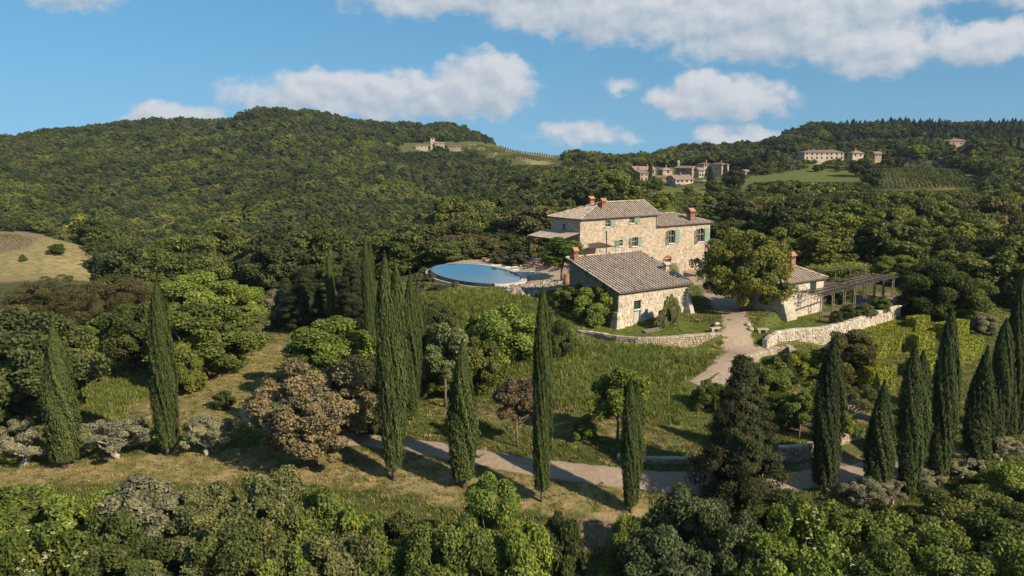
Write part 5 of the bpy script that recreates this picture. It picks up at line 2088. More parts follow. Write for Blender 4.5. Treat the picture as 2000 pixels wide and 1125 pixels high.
GR, BR, GY_, DK, YL = (.105, .128, .028), (.130, .165, .030), (.122, .128, .048), (.066, .082, .022), (.19, .205, .03)
OLV = (.205, .20, .125)
T_ = [  # kind, variant, u, base v, top v, width, name, label, colour
    ('oak', 0, 612, 908, 698, 205, 'holm_oak', 'rounded brown-flowering holm oak beside the track', (.185, .150, .078)),
    ('broad', 1, 705, 850, 690, 120, 'shade_tree', 'dark tree tucked behind the brown holm oak and the largest cypress', (.060, .066, .028)),
    ('broad', 0, 650, 775, 612, 175, 'leafy_tree', 'bright green rounded tree left of the largest cypress', BR),
    ('broad', 2, 55, 830, 600, 230, 'ash_tree', 'wide grey-green tree at the far left edge', (.075, .088, .030)),
    ('broad', 3, 130, 760, 620, 110, 'leafy_tree', 'green tree behind the far left cypress', GR),
    ('young', 0, 207, 710, 608, 62, 'young_maple', 'small bright green tree alone in front of the pines', (.115, .150, .026)),
    ('broad', 1, 262, 720, 590, 110, 'leafy_tree', 'dark green tree left of the tall cypress', DK),
    ('broad', 2, 400, 735, 588, 185, 'leafy_tree', 'large green tree directly right of the tall left cypress', GR),
    ('broad', 0, 385, 660, 525, 150, 'leafy_tree', 'taller green tree behind the tall left cypress', BR),
    ('broad', 3, 470, 650, 545, 110, 'leafy_tree', 'bright green tree right of the tallest left-hand crown', BR),
    ('young', 1, 492, 695, 608, 64, 'ash_tree', 'grey-green slim tree at the edge of the left lawn', GY_),
    ('shrub', 0, 368, 768, 675, 60, 'laurel_bush', 'yellow-green bush against the tall left cypress', (.125, .140, .026)),
    ('shrub', 1, 437, 797, 760, 38, 'round_bush', 'small round bush alone on the left lawn', DK),
    ('shrub', 2, 548, 640, 563, 75, 'willow_bush', 'round grey willow-like bush left of the dark conifers', (.150, .140, .085)),
    ('pine', 0, 110, 640, 540, 120, 'stone_pine', 'brownish pine leftmost of the pine clump', (.080, .074, .032)),
    ('pine', 1, 185, 655, 545, 130, 'stone_pine', 'brownish pine in the middle of the pine clump', (.085, .078, .030)),
    ('pine', 0, 245, 640, 537, 120, 'stone_pine', 'brownish pine rightmost of the pine clump', (.078, .074, .030)),
    ('pine', 1, 40, 650, 560, 120, 'stone_pine', 'low brownish pine at the far left edge', (.088, .080, .034)),
    ('young', 0, 870, 795, 625, 84, 'poplar', 'pale silvery-green tree left of the squat pointed cypress', (.105, .125, .048)),
    ('broad', 3, 868, 775, 690, 90, 'leafy_tree', 'dense green undergrowth tree under the pale poplar', GR),
    ('young', 1, 1010, 872, 728, 84, 'plum_tree', 'pinkish brown plum tree on the lawn by the slender cypress', (.135, .105, .058)),
    ('young', 0, 1206, 865, 712, 94, 'young_maple', 'light green young tree behind the short twin-topped cypress', (.120, .150, .026)),
    ('shrub', 2, 1140, 858, 808, 50, 'young_fig', 'low leafy bush on the lawn between slender cypress and young tree', BR),
    ('shrub', 0, 930, 760, 655, 92, 'hazel_bush', 'yellow-green bush above the squat pointed cypress', (.105, .115, .028)),
    ('shrub', 1, 985, 705, 592, 140, 'ivy_bank', 'big green ivy-like thicket on the bank below the pool', BR),
    ('shrub', 2, 925, 690, 612, 80, 'thicket', 'green thicket left end of the bank below the pool', GR),
    ('shrub', 0, 1096, 695, 622, 56, 'ivy_bush', 'dark round bush right of the slender cypress top', DK),
    ('shrub', 1, 850, 650, 590, 70, 'thicket', 'dull green thicket behind the pale poplar', (.070, .078, .028)),
    ('shrub', 2, 1168, 632, 556, 84, 'fig_bush', 'round leafy bush at the front corner of the barn', BR),
    ('shrub', 0, 1128, 605, 552, 58, 'laurel_bush', 'bush behind the round one beside the barn side wall', GR),
    ('shrub', 1, 1100, 600, 560, 46, 'rosemary_bush', 'low bush below the pale stone heap', GR),
    ('shrub', 2, 1150, 585, 548, 30, 'upright_bush', 'slim bush against the shaded barn wall', BR),
    ('walnut', 0, 1452, 607, 440, 158, 'walnut_tree', 'great spreading walnut tree over the courtyard and drive', (.140, .145, .032)),
    ('young', 0, 1097, 548, 460, 78, 'fig_tree', 'small dark green fig tree on the shaded pool terrace', (.075, .105, .022)),
    ('broad', 2, 1652, 752, 640, 100, 'magnolia', 'glossy brownish-green magnolia in front of the white wall', (.090, .085, .026)),
    ('shrub', 0, 1562, 735, 680, 62, 'clipped_bush', 'bright yellow-green bush below the white rubble wall', YL),
    ('fir', 0, 1537, 750, 690, 38, 'juniper', 'small dark conifer beside the stone drive wall', (.046, .058, .026)),
    ('broad', 3, 1500, 800, 690, 80, 'apple_tree', 'light green garden tree right of the big dark conifer', GR),
    ('young', 1, 1560, 858, 755, 56, 'ash_sapling', 'slim sapling with two pale stems above the terrace wall', (.100, .130, .026)),
    ('shrub', 1, 1595, 815, 740, 66, 'quince_bush', 'leafy garden bush left of the dense dark cypress', GR),
    ('olive', 0, 1665, 830, 745, 90, 'pomegranate', 'open garden tree between dense and shortest cypress', (.098, .108, .032)),
    ('shrub', 2, 1650, 850, 800, 50, 'box_bush', 'low green bush above the right end of the terrace wall', BR),
    ('shrub', 0, 1530, 830, 770, 70, 'hazel_bush', 'garden bush behind the big dark conifer', GR),
    ('shrub', 1, 1385, 800, 740, 60, 'dogwood_bush', 'bush at the foot of the drive left of the dark conifer', GR),
    ('broad', 1, 1815, 622, 505, 112, 'plane_tree', 'dark leafy tree behind the far end of the pergola', (.056, .072, .019)),
    ('broad', 0, 1882, 630, 530, 95, 'plane_tree', 'lighter green tree right of the pergola trees', (.078, .098, .022)),
    ('broad', 2, 1748, 556, 496, 84, 'plane_tree', 'green tree behind the middle of the pergola', GR),
    ('shrub', 2, 1765, 610, 572, 44, 'round_bush', 'round dark bush at the end of the pergola terrace', (.046, .062, .022)),
    ('shrub', 1, 1720, 608, 575, 36, 'rose_bush', 'rose bush at the outer side of the pergola', GR),
    ('shrub', 0, 1690, 620, 590, 36, 'sage_bush', 'low bush on top of the white wall', GY_),
    ('shrub', 1, 1655, 622, 592, 30, 'broom_bush', 'dark bush by the pergola posts above the white wall', DK),
    ('shrub', 2, 1632, 632, 605, 24, 'myrtle_bush', 'small dark bush at the front pergola posts', DK),
    ('broad', 3, 1650, 560, 505, 80, 'vine_thicket', 'yellow-green vine thicket behind the cottage roof', (.105, .120, .028)),
    ('shrub', 0, 1630, 590, 545, 50, 'bay_bush', 'dark bush at the corner of the cottage', DK),
    ('shrub', 2, 1918, 650, 610, 60, 'grey_bush', 'grey olive-like bush behind the tall right cypresses', OLV),
    ('broad', 1, 1925, 585, 500, 130, 'silver_tree', 'silvery tree crown behind the tallest right cypress', (.145, .140, .085)),
    ('broad', 3, 1985, 600, 525, 90, 'silver_tree', 'silvery tree at the right edge above the cypresses', (.150, .145, .088)),
    ('shrub', 1, 1318, 640, 573, 46, 'climbing_rose', 'dark climbing plant covering the right end of the barn front', (.125, .128, .048)),
    ('shrub', 0, 1295, 643, 606, 24, 'grey_shrub', 'small grey-green shrub beside the barn climber', (.090, .105, .050)),
]
for (k, vr_, u, vb, vt, w, nm, lb, c) in T_:
    cat = 'tree' if k in ('broad', 'oak', 'walnut', 'young', 'pine', 'olive', 'fir') and not nm.endswith('thicket') else 'bush'
    e_ = at_pix(k, vr_, u, vb, vt, w, nm, lb, cat, c, None, None, 1.06)
    if nm in ('climbing_rose', 'grey_shrub'):
        e_.rotation_euler = (0, 0, RZ)
        e_.scale.y *= .4
        e_.location = e_.location + AE * .5
for i, (u, vb, vt, w, lb) in enumerate([
        (40, 908, 822, 120, 'grey olive tree left of the broad-based cypress'), (232, 895, 812, 120, 'grey olive tree with pale branches between two left cypresses'),
        (405, 890, 808, 88, 'grey olive tree right of the tall left cypress'), (282, 880, 830, 60, 'small olive against the tall left cypress'),
        (1690, 992, 932, 80, 'thin olive tree in front of the shortest cypress'), (1800, 965, 915, 70, 'olive tree between broad twin-topped and tall cypress'),
        (1868, 935, 880, 90, 'olive tree right of the tall hedge-side cypress'), (1740, 985, 935, 50, 'small olive between shortest and twin-topped cypress'),
        (1955, 900, 850, 70, 'olive tree under the tallest right cypress')]):
    at_pix('olive', i, u, vb, vt, w, 'olive_tree', lb, 'olive tree', OLV, 'grey olive trees among the cypresses', None, 1.1)

# clipped round bushes left of the pool and lavender
for i, (a, b_, w) in enumerate([(275, 545, 95), (205, 590, 70), (255, 615, 65), (345, 640, 120), (185, 650, 80), (215, 690, 70), (280, 715, 75), (400, 740, 90), (240, 760, 60), (470, 745, 90), (545, 730, 80), (640, 715, 95)]):
    at_pix('shrub', i, 780 + a / 5.882, 440 + b_ / 5.882, 440 + b_ / 5.882 - w * .8 / 5.882, w / 5.882, 'santolina_bush', [
        'uppermost clipped grey-green cushion at the left tip of the pool', 'cushion bush below the uppermost one left of the pool', 'pale cushion bush near the pool rim on the left',
        'large clipped cushion touching the left pool rim', 'outermost grey cushion on the left of the pool bed', 'small cushion in the middle of the pool bed', 'lower cushion of the left pool bed',
        'dull brown-green cushion under the pool wall', 'lowest small cushion of the left pool bed', 'cushion halfway along the lower pool wall', 'cushion next to the rightmost one under the pool wall',
        'rightmost clipped cushion under the pool wall'][i], 'bush', (.100, .108, .055) if i % 3 else (.085, .092, .036), 'clipped cushions round the pool', None, 1.1)
LAV = [(978, 512, 494, 36), (1000, 509, 490, 44), (1018, 510, 491, 40), (1008, 516, 506, 34), (988, 514, 503, 26)]
for i, (u, vb, vt, w) in enumerate(LAV):
    at_pix('shrub', i, u, vb + 2, vt, w, 'lavender_bush', ['leftmost lavender clump behind the pool', 'tallest lavender clump behind the pool', 'rightmost lavender clump next to the steps', 'pale low clump in front of the lavender', 'small clump at the front left of the lavender'][i], 'bush', (.090, .095, .052), 'lavender behind the pool', None, 1.1)
at_pix('shrub', 1, 1078, 520, 503, 26, 'rosemary_bush', 'grey rosemary clump beside the terracotta planter', 'bush', (.075, .085, .045))

# ------------------------------------------------------------------ bank of trees and shrubs along the bottom
SIL = (.130, .128, .075)
BANK = [
    (35, 53, 950, 190, 'shrub', GR, 'thorn bush at the left end of the grass strip edge'), (30, 47, 1040, 240, 'shrub', (.10, .125, .026), 'elder bush with cream flowers in the lower left corner'),
    (150, 51, 955, 190, 'shrub', BR, 'bright bush at the strip edge below the left cypress'), (120, 46, 1020, 200, 'shrub', (.105, .130, .026), 'elder bush with cream flowers right of the corner one'),
    (300, 50.5, 925, 150, 'young', SIL, 'tall silvery willow-leaved shrub above the bottom thicket'), (235, 48, 990, 170, 'shrub', DK, 'dark shrub below the silvery one'),
    (260, 45, 1050, 190, 'broad', DK, 'dark shaded tree in the lower left thicket'), (415, 50, 940, 165, 'broad', GY_, 'grey-green field maple right of the silvery shrub'),
    (345, 45.5, 1055, 210, 'broad', GY_, 'pale green maple at the bottom left of centre'), (535, 50, 918, 180, 'broad', GY_, 'tallest field maple of the bottom thicket under the holm oak'),
    (480, 46, 1010, 200, 'broad', (.090, .105, .03), 'field maple below the tallest one'), (625, 49.5, 945, 160, 'broad', GR, 'field maple right of the tallest one'),
    (570, 45, 1060, 190, 'broad', BR, 'bright green maple at the bottom under the holm oak'), (700, 49, 978, 150, 'shrub', BR, 'bright shrub at the strip edge below the largest cypress'),
    (655, 45.5, 1030, 180, 'broad', GY_, 'pale maple at the bottom left of the largest cypress'), (745, 47, 1020, 150, 'broad', GR, 'green maple straight below the largest cypress'),
    (800, 50, 990, 130, 'shrub', DK, 'dark shrub at the strip edge right of the largest cypress'), (850, 46, 1015, 150, 'broad', GR, 'maple at the bottom below the squat cypress'),
    (965, 50, 925, 130, 'broad', BR, 'bright bush rising at the foot of the slender cypress'), (930, 46.5, 1000, 160, 'broad', GR, 'tall green shrub between squat and slender cypress at the bottom'),
    (1010, 46, 1020, 170, 'shrub', BR, 'bright shrub at the bottom below the slender cypress'), (1095, 48, 990, 105, 'shrub', DK, 'dark round shrub left of the bare soil'),
    (1235, 47.5, 1000, 120, 'broad', GR, 'shrub right of the bare soil under the short cypress'), (1345, 50, 945, 180, 'broad', (.080, .098, .040), 'large grey-green tree at the bottom left of the dark conifer'),
    (1290, 46, 1015, 190, 'broad', (.078, .094, .040), 'grey-green tree below the large one at the bottom'), (1425, 47, 990, 160, 'broad', (.074, .090, .036), 'grey-green tree below the dark conifer'),
    (1515, 51, 955, 150, 'broad', DK, 'dark glossy laurel right of the dark conifer'), (1560, 48.5, 975, 150, 'shrub', (.115, .145, .026), 'elder bush with cream flowers below the dense cypress'),
    (1490, 45, 1045, 200, 'broad', BR, 'bright green tree at the bottom right of centre'), (1650, 49, 985, 150, 'broad', GR, 'green bush in front of the thin olive'),
    (1610, 45, 1050, 190, 'shrub', BR, 'bright shrub at the bottom below the cream elder'), (1745, 49.5, 990, 160, 'shrub', GR, 'shrub below the twin-topped right cypress'),
    (1715, 45.5, 1045, 180, 'broad', GR, 'tree at the bottom below the shortest cypress'), (1825, 52, 962, 140, 'shrub', (.105, .115, .03), 'yellowish shrub below the tall hedge-side cypress'),
    (1830, 47, 1030, 190, 'broad', GR, 'tree in the lower right thicket'), (1910, 53, 945, 150, 'shrub', (.100, .112, .03), 'yellowish shrub on the right slope'),
    (1925, 48, 1010, 190, 'shrub', GR, 'green shrub in the lower right thicket'), (1985, 56, 905, 140, 'shrub', BR, 'bright shrub at the right edge below the cypresses'),
    (1990, 49.5, 990, 170, 'broad', DK, 'dark tree in the lower right corner'), (1965, 45, 1070, 190, 'shrub', GR, 'low shrub at the bottom right corner'),
    (2070, 52, 940, 180, 'broad', GR, 'tree cut by the right edge above the dark corner tree'), (-60, 50, 980, 190, 'broad', GR, 'tree cut by the left edge beside the thorn bush')]
FLOWER = simple('cream_blossom', (.55, .52, .36), .8, .1, .1, 5)
for i, (u, Y, vt, w, k, c, lb) in enumerate(BANK):
    e_ = at_dist(k, i, u, Y, vt, w, 'elder_bush' if 'elder' in lb else ('field_maple' if k == 'broad' else 'thicket_shrub'), lb, 'tree' if k == 'broad' else 'bush', c, 'thicket along the lower bank')
    if 'elder' in lb:
        rg = np.random.default_rng(i)
        s = MB()
        sp_ = SPEC[k][i % 3]
        for _ in range(48):
            d = unit(rg.normal(0, 1, (1, 3)))[0]
            d[2] = abs(d[2]) * .9 + .15
            d /= np.linalg.norm(d)
            c_ = np.array([d[0] * sp_[2] * .5, d[1] * sp_[2] * .5, sp_[3] * (.42 + .55 * d[2])]) * rg.uniform(.88, 1.02)
            for q in range(7):
                cc = c_ + rg.normal(0, .045, 3) * np.array([1, 1, .3])
                r_ = .036
                s.poly([cc + np.array([r_ * math.cos(a), r_ * math.sin(a), 0]) for a in (0, 1.57, 3.14, 4.71)], [(0, 1, 2, 3)])
        tag(s.build('blossoms', FLOWER, e_), kind='stuff')

# ------------------------------------------------------------------ clipped hedges of the garden on the right
def hedge(u, v, L, D, h, label, rz=RZ, col=(.19, .21, .03)):
    p = hit(u, v)
    e_ = empty('clipped_hedge', (p[0], p[1], p[2] - .05), rz, label, 'hedge', 'clipped hedges of the garden')
    rg = np.random.default_rng(int(u * 7 + v))
    P, N = [], []
    for (o_, a, b_, n_) in (((0, 0, h), (L, 0, 0), (0, D, 0), (0, 0, 1)), ((0, 0, 0), (L, 0, 0), (0, 0, h), (0, -1, 0)), ((0, D, 0), (L, 0, 0), (0, 0, h), (0, 1, 0)),
                            ((0, 0, 0), (0, D, 0), (0, 0, h), (-1, 0, 0)), ((L, 0, 0), (0, D, 0), (0, 0, h), (1, 0, 0))):
        a, b_, o_, n_ = map(np.array, (a, b_, o_, n_))
        k = int(np.linalg.norm(a) * np.linalg.norm(b_) * 170)
        s_, t_ = rg.random((k, 1)), rg.random((k, 1))
        q = o_ + a * s_ + b_ * t_ + n_ * rg.normal(0, .035, (k, 1))
        bump = .05 * np.sin(q[:, :1] * 1.9 + q[:, 1:2] * 1.3) + .03 * np.sin(q[:, :1] * 4.1 - q[:, 2:] * 3 + 1)
        P.append(q + n_ * bump)
        N.append(np.repeat(n_[None].astype(float), k, 0))
    P, N = np.concatenate(P), np.concatenate(N)
    V, F = leaf_quads(P, N, .085, .055, rg, .55)
    T = np.clip(rg.normal(.45, .25, len(F)), 0, 1)
    me = np_mesh('foliage', V, F, tint=T)
    me.materials.append(M['leaf'])
    link('foliage', me, e_).color = (*col, 1)
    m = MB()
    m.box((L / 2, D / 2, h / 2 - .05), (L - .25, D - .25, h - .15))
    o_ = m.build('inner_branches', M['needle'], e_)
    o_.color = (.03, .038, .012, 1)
    return e_


hedge(1672, 678, 10.5, 1.6, 1.7, 'long bright clipped hedge nearest the white wall')
hedge(1690, 690, 9.5, 2.2, 1.7, 'broad bright clipped hedge second from the white wall')
hedge(1712, 702, 4.6, 2.0, 1.6, 'middle clipped hedge in front of the broad bright one')
hedge(1792, 690, 3.4, 1.4, 1.9, 'short clipped hedge left of the tall hedge-side cypress')
hedge(1788, 655, 3.0, 1.2, 2.0, 'clipped hedge with dark shaded end behind the tall hedge-side cypress')
hedge(1848, 668, 5.0, 1.5, 1.9, 'clipped hedge right of the tall hedge-side cypress')
hedge(1700, 775, 4.0, 1.3, 2.4, 'tall dark clipped hedge left of the twin-topped right cypress')
hedge(1788, 742, 4.6, 1.1, 2.0, 'clipped hedge in deep shade between two right cypresses')
hedge(1862, 715, 6.0, 1.2, 2.2, 'long shaded clipped hedge behind the pointed right cypress')

# ------------------------------------------------------------------ woods, grass: masses nobody could count
def scatter(name, label, pts, sc, rz, vi, meshes):
    """one object whose points each carry a copy of one of the meshes"""
    colx = bpy.data.collections.new(name + '_kinds')
    for i, me in enumerate(meshes):
        colx.objects.link(bpy.data.objects.new('%s_kind_%02d' % (name, i), me))
    pm = bpy.data.meshes.new(name)
    pm.vertices.add(len(pts))
    pm.vertices.foreach_set('co', np.asarray(pts, np.float32).ravel())
    a = pm.attributes.new('sc', 'FLOAT_VECTOR', 'POINT')
    a.data.foreach_set('vector', np.asarray(sc, np.float32).ravel())
    a = pm.attributes.new('rz', 'FLOAT', 'POINT')
    a.data.foreach_set('value', np.asarray(rz, np.float32))
    a = pm.attributes.new('vi', 'INT', 'POINT')
    a.data.foreach_set('value', np.asarray(vi, np.int32))
    o_ = link(name, pm)
    ng = bpy.data.node_groups.new(name, 'GeometryNodeTree')
    ng.interface.new_socket('Geometry', in_out='INPUT', socket_type='NodeSocketGeometry')
    ng.interface.new_socket('Geometry', in_out='OUTPUT', socket_type='NodeSocketGeometry')
    n, l = ng.nodes, ng.links
    gi, go = n.new('NodeGroupInput'), n.new('NodeGroupOutput')
    iop = n.new('GeometryNodeInstanceOnPoints')
    ci = n.new('GeometryNodeCollectionInfo')
    ci.inputs['Collection'].default_value = colx
    ci.inputs['Separate Children'].default_value = True
    ci.inputs['Reset Children'].default_value = True

    def na(nm, typ):
        q = n.new('GeometryNodeInputNamedAttribute')
        q.data_type = typ
        q.inputs['Name'].default_value = nm
        return q.outputs['Attribute']
    cx = n.new('ShaderNodeCombineXYZ')
    l.new(na('rz', 'FLOAT'), cx.inputs[2])
    l.new(gi.outputs[0], iop.inputs['Points'])
    l.new(ci.outputs[0], iop.inputs['Instance'])
    iop.inputs['Pick Instance'].default_value = True
    l.new(na('vi', 'INT'), iop.inputs['Instance Index'])
    l.new(cx.outputs[0], iop.inputs['Rotation'])
    l.new(na('sc', 'FLOAT_VECTOR'), iop.inputs['Scale'])
    l.new(iop.outputs[0], go.inputs[0])
    md = o_.modifiers.new('scatter', 'NODES')
    md.node_group = ng
    return tag(o_, label, None, None, 'stuff')


def lowfreq(x, y, L, seed):
    rg = np.random.default_rng(seed)
    v = np.zeros(len(x))
    for k in range(6):
        a, ph, q = rg.uniform(0, 6.28), rg.uniform(0, 6.28), rg.uniform(.7, 1.6)
        v += np.sin(2 * math.pi / L * q * (x * math.cos(a) + y * math.sin(a)) + ph)
    return v / 6


def proj_np(x, y, z):
    dp = y * CP - (z - CAMZ) * SP
    return 1000 + FPX * x / dp, 562.5 - FPX * (y * SP + (z - CAMZ) * CP) / dp, dp


def on_ground(x, y, z):
    """height of the ground sheet itself, which is coarser than H far away"""
    i = np.clip(np.searchsorted(gx, x) - 1, 0, nx - 2)
    j = np.clip(np.searchsorted(gy, y) - 1, 0, ny - 2)
    a = (x - gx[i]) / (gx[i + 1] - gx[i])
    b = (y - gy[j]) / (gy[j + 1] - gy[j])
    G = GZ.reshape(ny, nx)
    return G[j, i] * (1 - a) * (1 - b) + G[j, i + 1] * a * (1 - b) + G[j + 1, i] * (1 - a) * b + G[j + 1, i + 1] * a * b


rg = np.random.default_rng(77)
cand = []
for (y0, y1, st_) in ((100, 300, 6.0), (300, 520, 5.6), (520, 820, 6.0), (820, 1230, 7.0)):
    yy = np.arange(y0, y1, st_)
    for Y in yy:
        xx = np.arange(-.80 * Y - 10, .80 * Y + 10, st_)
        cand.append(np.c_[xx + rg.uniform(-.45, .45, len(xx)) * st_, Y + rg.uniform(-.45, .45, len(xx)) * st_, np.full(len(xx), st_)])
cand = np.concatenate(cand)
x, y, stp_ = cand.T
UB = np.array([(-900, 330), (-300, 330), (0, 312), (150, 290), (225, 240), (290, 138), (560, 138), (700, 134), (800, 146), (870, 142), (940, 140), (1030, 152), (1120, 156), (1400, 168), (1480, 142), (1600, 130), (1760, 122), (1900, 118), (2000, 110), (2300, 105), (2900, 105)])
uu = 1000 + FPX * x / (y * CP + 12)
keep = y > np.interp(uu, UB[:, 0], UB[:, 1])
keep &= ~inside(FIELD, x, y)
for pl in (VINE_FAR, VINE_R):
    keep &= ~(inside(pl, x, y) | (edge_dist(pl, x, y) < 4))
VILLAGE = pixpoly((1222, 330), (1225, 372), (1290, 380), (1400, 376), (1480, 352), (1470, 332), (1420, 326), (1300, 326))
keep &= ~inside(VILLAGE, x, y)
CASTLE = pixpoly((785, 281), (850, 276), (905, 280), (905, 296), (860, 297), (800, 292))
keep &= ~inside(CASTLE, x, y)
MEADOW2 = pixpoly((1180, 398), (1250, 386), (1400, 380), (1470, 392), (1450, 430), (1400, 440), (1290, 428), (1180, 412))
VMEAD = pixpoly((1478, 336), (1560, 319), (1690, 316), (1705, 336), (1690, 352), (1640, 362), (1540, 366), (1470, 362))
OLGROVE = pixpoly((1695, 312), (1850, 312), (1850, 328), (1700, 335))
m2 = inside(MEADOW2, x, y)
vm = inside(VMEAD, x, y)
ol = inside(OLGROVE, x, y)
keep &= ~(m2 & (rg.random(len(x)) > .22)) & ~(vm & (rg.random(len(x)) > .55))
# clearings at random
keep &= ~((lowfreq(x, y, 70, 9) > .45) & (y < 330) & (rg.random(len(x)) < .35))
x, y, stp_, m2, vm, ol = (a[keep] for a in (x, y, stp_, m2, vm, ol))
z = on_ground(x, y, None)
u_, v_, dp_ = proj_np(x, y, z + 4)
# what the hills hide is left out: running upper edge of the ground per direction
ok = (u_ > -380) & (u_ < 2380) & (dp_ > 10)
order = np.argsort(y)
edge = np.full(400, 2000.0)
vis = np.zeros(len(x), bool)
bins = np.clip(((u_ + 400) / 2800 * 400).astype(int), 0, 399)
vg = proj_np(x, y, z + 9)[1]
v0 = proj_np(x, y, z - 1)[1]
for i in order:
    b = bins[i]
    if vg[i] < edge[b] + 3:
        vis[i] = True
    edge[b] = min(edge[b], v0[i])
ok &= vis
x, y, z, stp_, m2, vm, ol, u_, dp_ = (a[ok] for a in (x, y, z, stp_, m2, vm, ol, u_, dp_))
n = len(x)
lf = lowfreq(x, y, 160, 4) + .6 * lowfreq(x, y, 60, 5)
con = ((y > 640) & (x / y > .36) & (lowfreq(x, y, 130, 6) > -.35)) | ((y > 840) & (x / y > -.22) & (x / y < .12) & (rg.random(n) < .12))
bright = (lf > .22) & (rg.random(n) < .72) & (y < 900)
W0 = stp_ * rg.uniform(.72, 1.7, n)
H0_ = W0 * np.where(y < 330, rg.uniform(.68, 1.22, n), rg.uniform(.75, 1.15, n))
W0[y > 520] *= .92
H0_[y > 520] *= .82
W0[con] *= .6
H0_[con] *= .95
small = m2 | vm
W0[small] *= .62
H0_[small] *= .55
W0[ol] *= .62
H0_[ol] *= .5

# woods in front of the village, the fields and the villa stay low enough to look over
gone = np.zeros(n, bool)
for (ua, ub, vb_, dd) in ((1215, 1478, 371, 424), (1180, 1470, 428, 192), (1470, 1692, 352, 440), (1560, 1725, 318, 505), (1688, 1928, 369, 372), (1848, 1905, 291, 590), (1000, 1180, 400, 300),
                          (780, 910, 293, 925), (905, 1000, 305, 880), (1000, 1105, 319, 900), (-150, 120, 549, 195), (120, 225, 545, 225)):
    for i in np.nonzero((u_ > ua - 4) & (u_ < ub + 4) & (dp_ < dd))[0]:
        hm = atY(float(u_[i]), vb_ + 2, float(y[i]))[2] - z[i]
        if hm < 2.2:
            gone[i] = True
        elif H0_[i] > hm:
            H0_[i] = hm
            W0[i] = min(W0[i], hm * 1.7)
# low growth on the slope falling away behind the pool, so that its water mirrors the sky
for i in np.nonzero((u_ > 740) & (u_ < 1035) & (y < 270))[0]:
    hm = 7.0 + .105 * (y[i] - 120) - z[i]
    if hm < 1.4:
        gone[i] = True
    elif H0_[i] > hm:
        H0_[i] = hm
        W0[i] = min(W0[i], max(2.6, hm * 1.6))
kk = ~gone
x, y, z, u_, dp_, W0, H0_, con, bright, small, ol = (a[kk] for a in (x, y, z, u_, dp_, W0, H0_, con, bright, small, ol))
n = len(x)


def remat(me, mat):
    q = me.copy()
    q.materials.clear()
    q.materials.append(mat)
    return q


rgc = np.random.default_rng(230)
cone = spray_conifer(rgc, 9.0, cyp_prof(1.5, .18, .6, 1.1), 700, .42, .16, ((0, 0, 1.0),), 5, .2)
cone_me = np_mesh('wood_conifer', *cone[:2], tint=cone[2])
cone_me.materials.append(M['forest_conifer'])
M['forest_olive'] = foliage_mat('grove_olive_leaf', [(0, (.115, .118, .070, 1)), (1, (.155, .152, .095, 1))], .15, .2)
FM = [remat(SPEC['wood'][i][0], M['forest']) for i in range(4)] + [remat(SPEC['wood'][i][0], M['forest_bright']) for i in range(4)] + [cone_me, remat(SPEC['wood'][2][0], M['forest_olive'])]
NW = [(SPEC['wood'][i % 4][2], SPEC['wood'][i % 4][3]) for i in range(8)] + [(3.0, 9.0), SPEC['wood'][2][2:4]]
vi = np.where(con, 8, np.where(ol | (small & (rg.random(n) < .4)), 9, rg.integers(0, 4, n) + 4 * bright))
# the ones that show largest become trees of their own
near = np.argsort(dp_ / W0 * np.where(con | ol | small, 9, 1))
near = [i for i in near if -20 < u_[i] < 2020][:290]
is_near = np.zeros(n, bool)
is_near[near] = True
PAL = [(.060, .072, .024), (.072, .086, .025), (.088, .104, .027), (.108, .122, .029), (.128, .138, .032), (.098, .090, .040)]
TONE = ['dark green', 'deep green', 'mid green', 'fresh green', 'bright yellow-green', 'brownish green']
PLACE = [(330, 'left of the tall left-hand cypress'), (640, 'above the left lawn trees'), (860, 'behind the central cypresses'), (1065, 'beyond the pool'), (1400, 'behind the farmhouse roof'),
         (1640, 'behind the walnut tree and cottage'), (1830, 'behind the pergola'), (9999, 'above the right-hand cypress row')]
picked = []
for k, i in enumerate(near):
    t_ = int(rg.integers(3, 5)) if bright[i] else int(rg.choice([1, 2, 2, 3, 3, 4, 5, 0] if u_[i] > 1380 else [0, 0, 1, 1, 2, 2, 3, 5]))
    wh = next(w for (lim, w) in PLACE if u_[i] < lim)
    big = 'tall' if H0_[i] > 7.5 else ('low' if H0_[i] < 5.0 else 'rounded')
    picked.append([i, t_, wh, '%s %s tree in the wood %s' % (big, TONE[t_], wh)])
for lb in {q[3] for q in picked}:
    same = sorted((q for q in picked if q[3] == lb), key=lambda q: u_[q[0]])
    words_ = {2: ('left', 'right'), 3: ('left', 'middle', 'right'), 4: ('leftmost', 'second', 'third', 'rightmost')}.get(len(same))
    if words_:
        for q, w in zip(same, words_):
            q[3] = w + ' ' + lb
for (i, t_, wh, lb) in picked:
    plant('midwood', int(vi[i]), (x[i], y[i], z[i] - .1), W0[i] * 1.1, H0_[i] * 1.05, 'woodland_tree', lb, 'tree', PAL[t_], 'trees of the wood ' + wh, float(rg.uniform(0, 6.28)))
rest = ~is_near
nw = np.array([NW[k][0] for k in vi])
nh = np.array([NW[k][1] for k in vi])
scatter('forest', 'dense green wood covering the far hills', np.c_[x, y, z - .2][rest], np.c_[W0 / nw, W0 / nw, H0_ / nh][rest], rg.uniform(0, 6.28, n)[rest], vi[rest], FM)
print('forest', n)

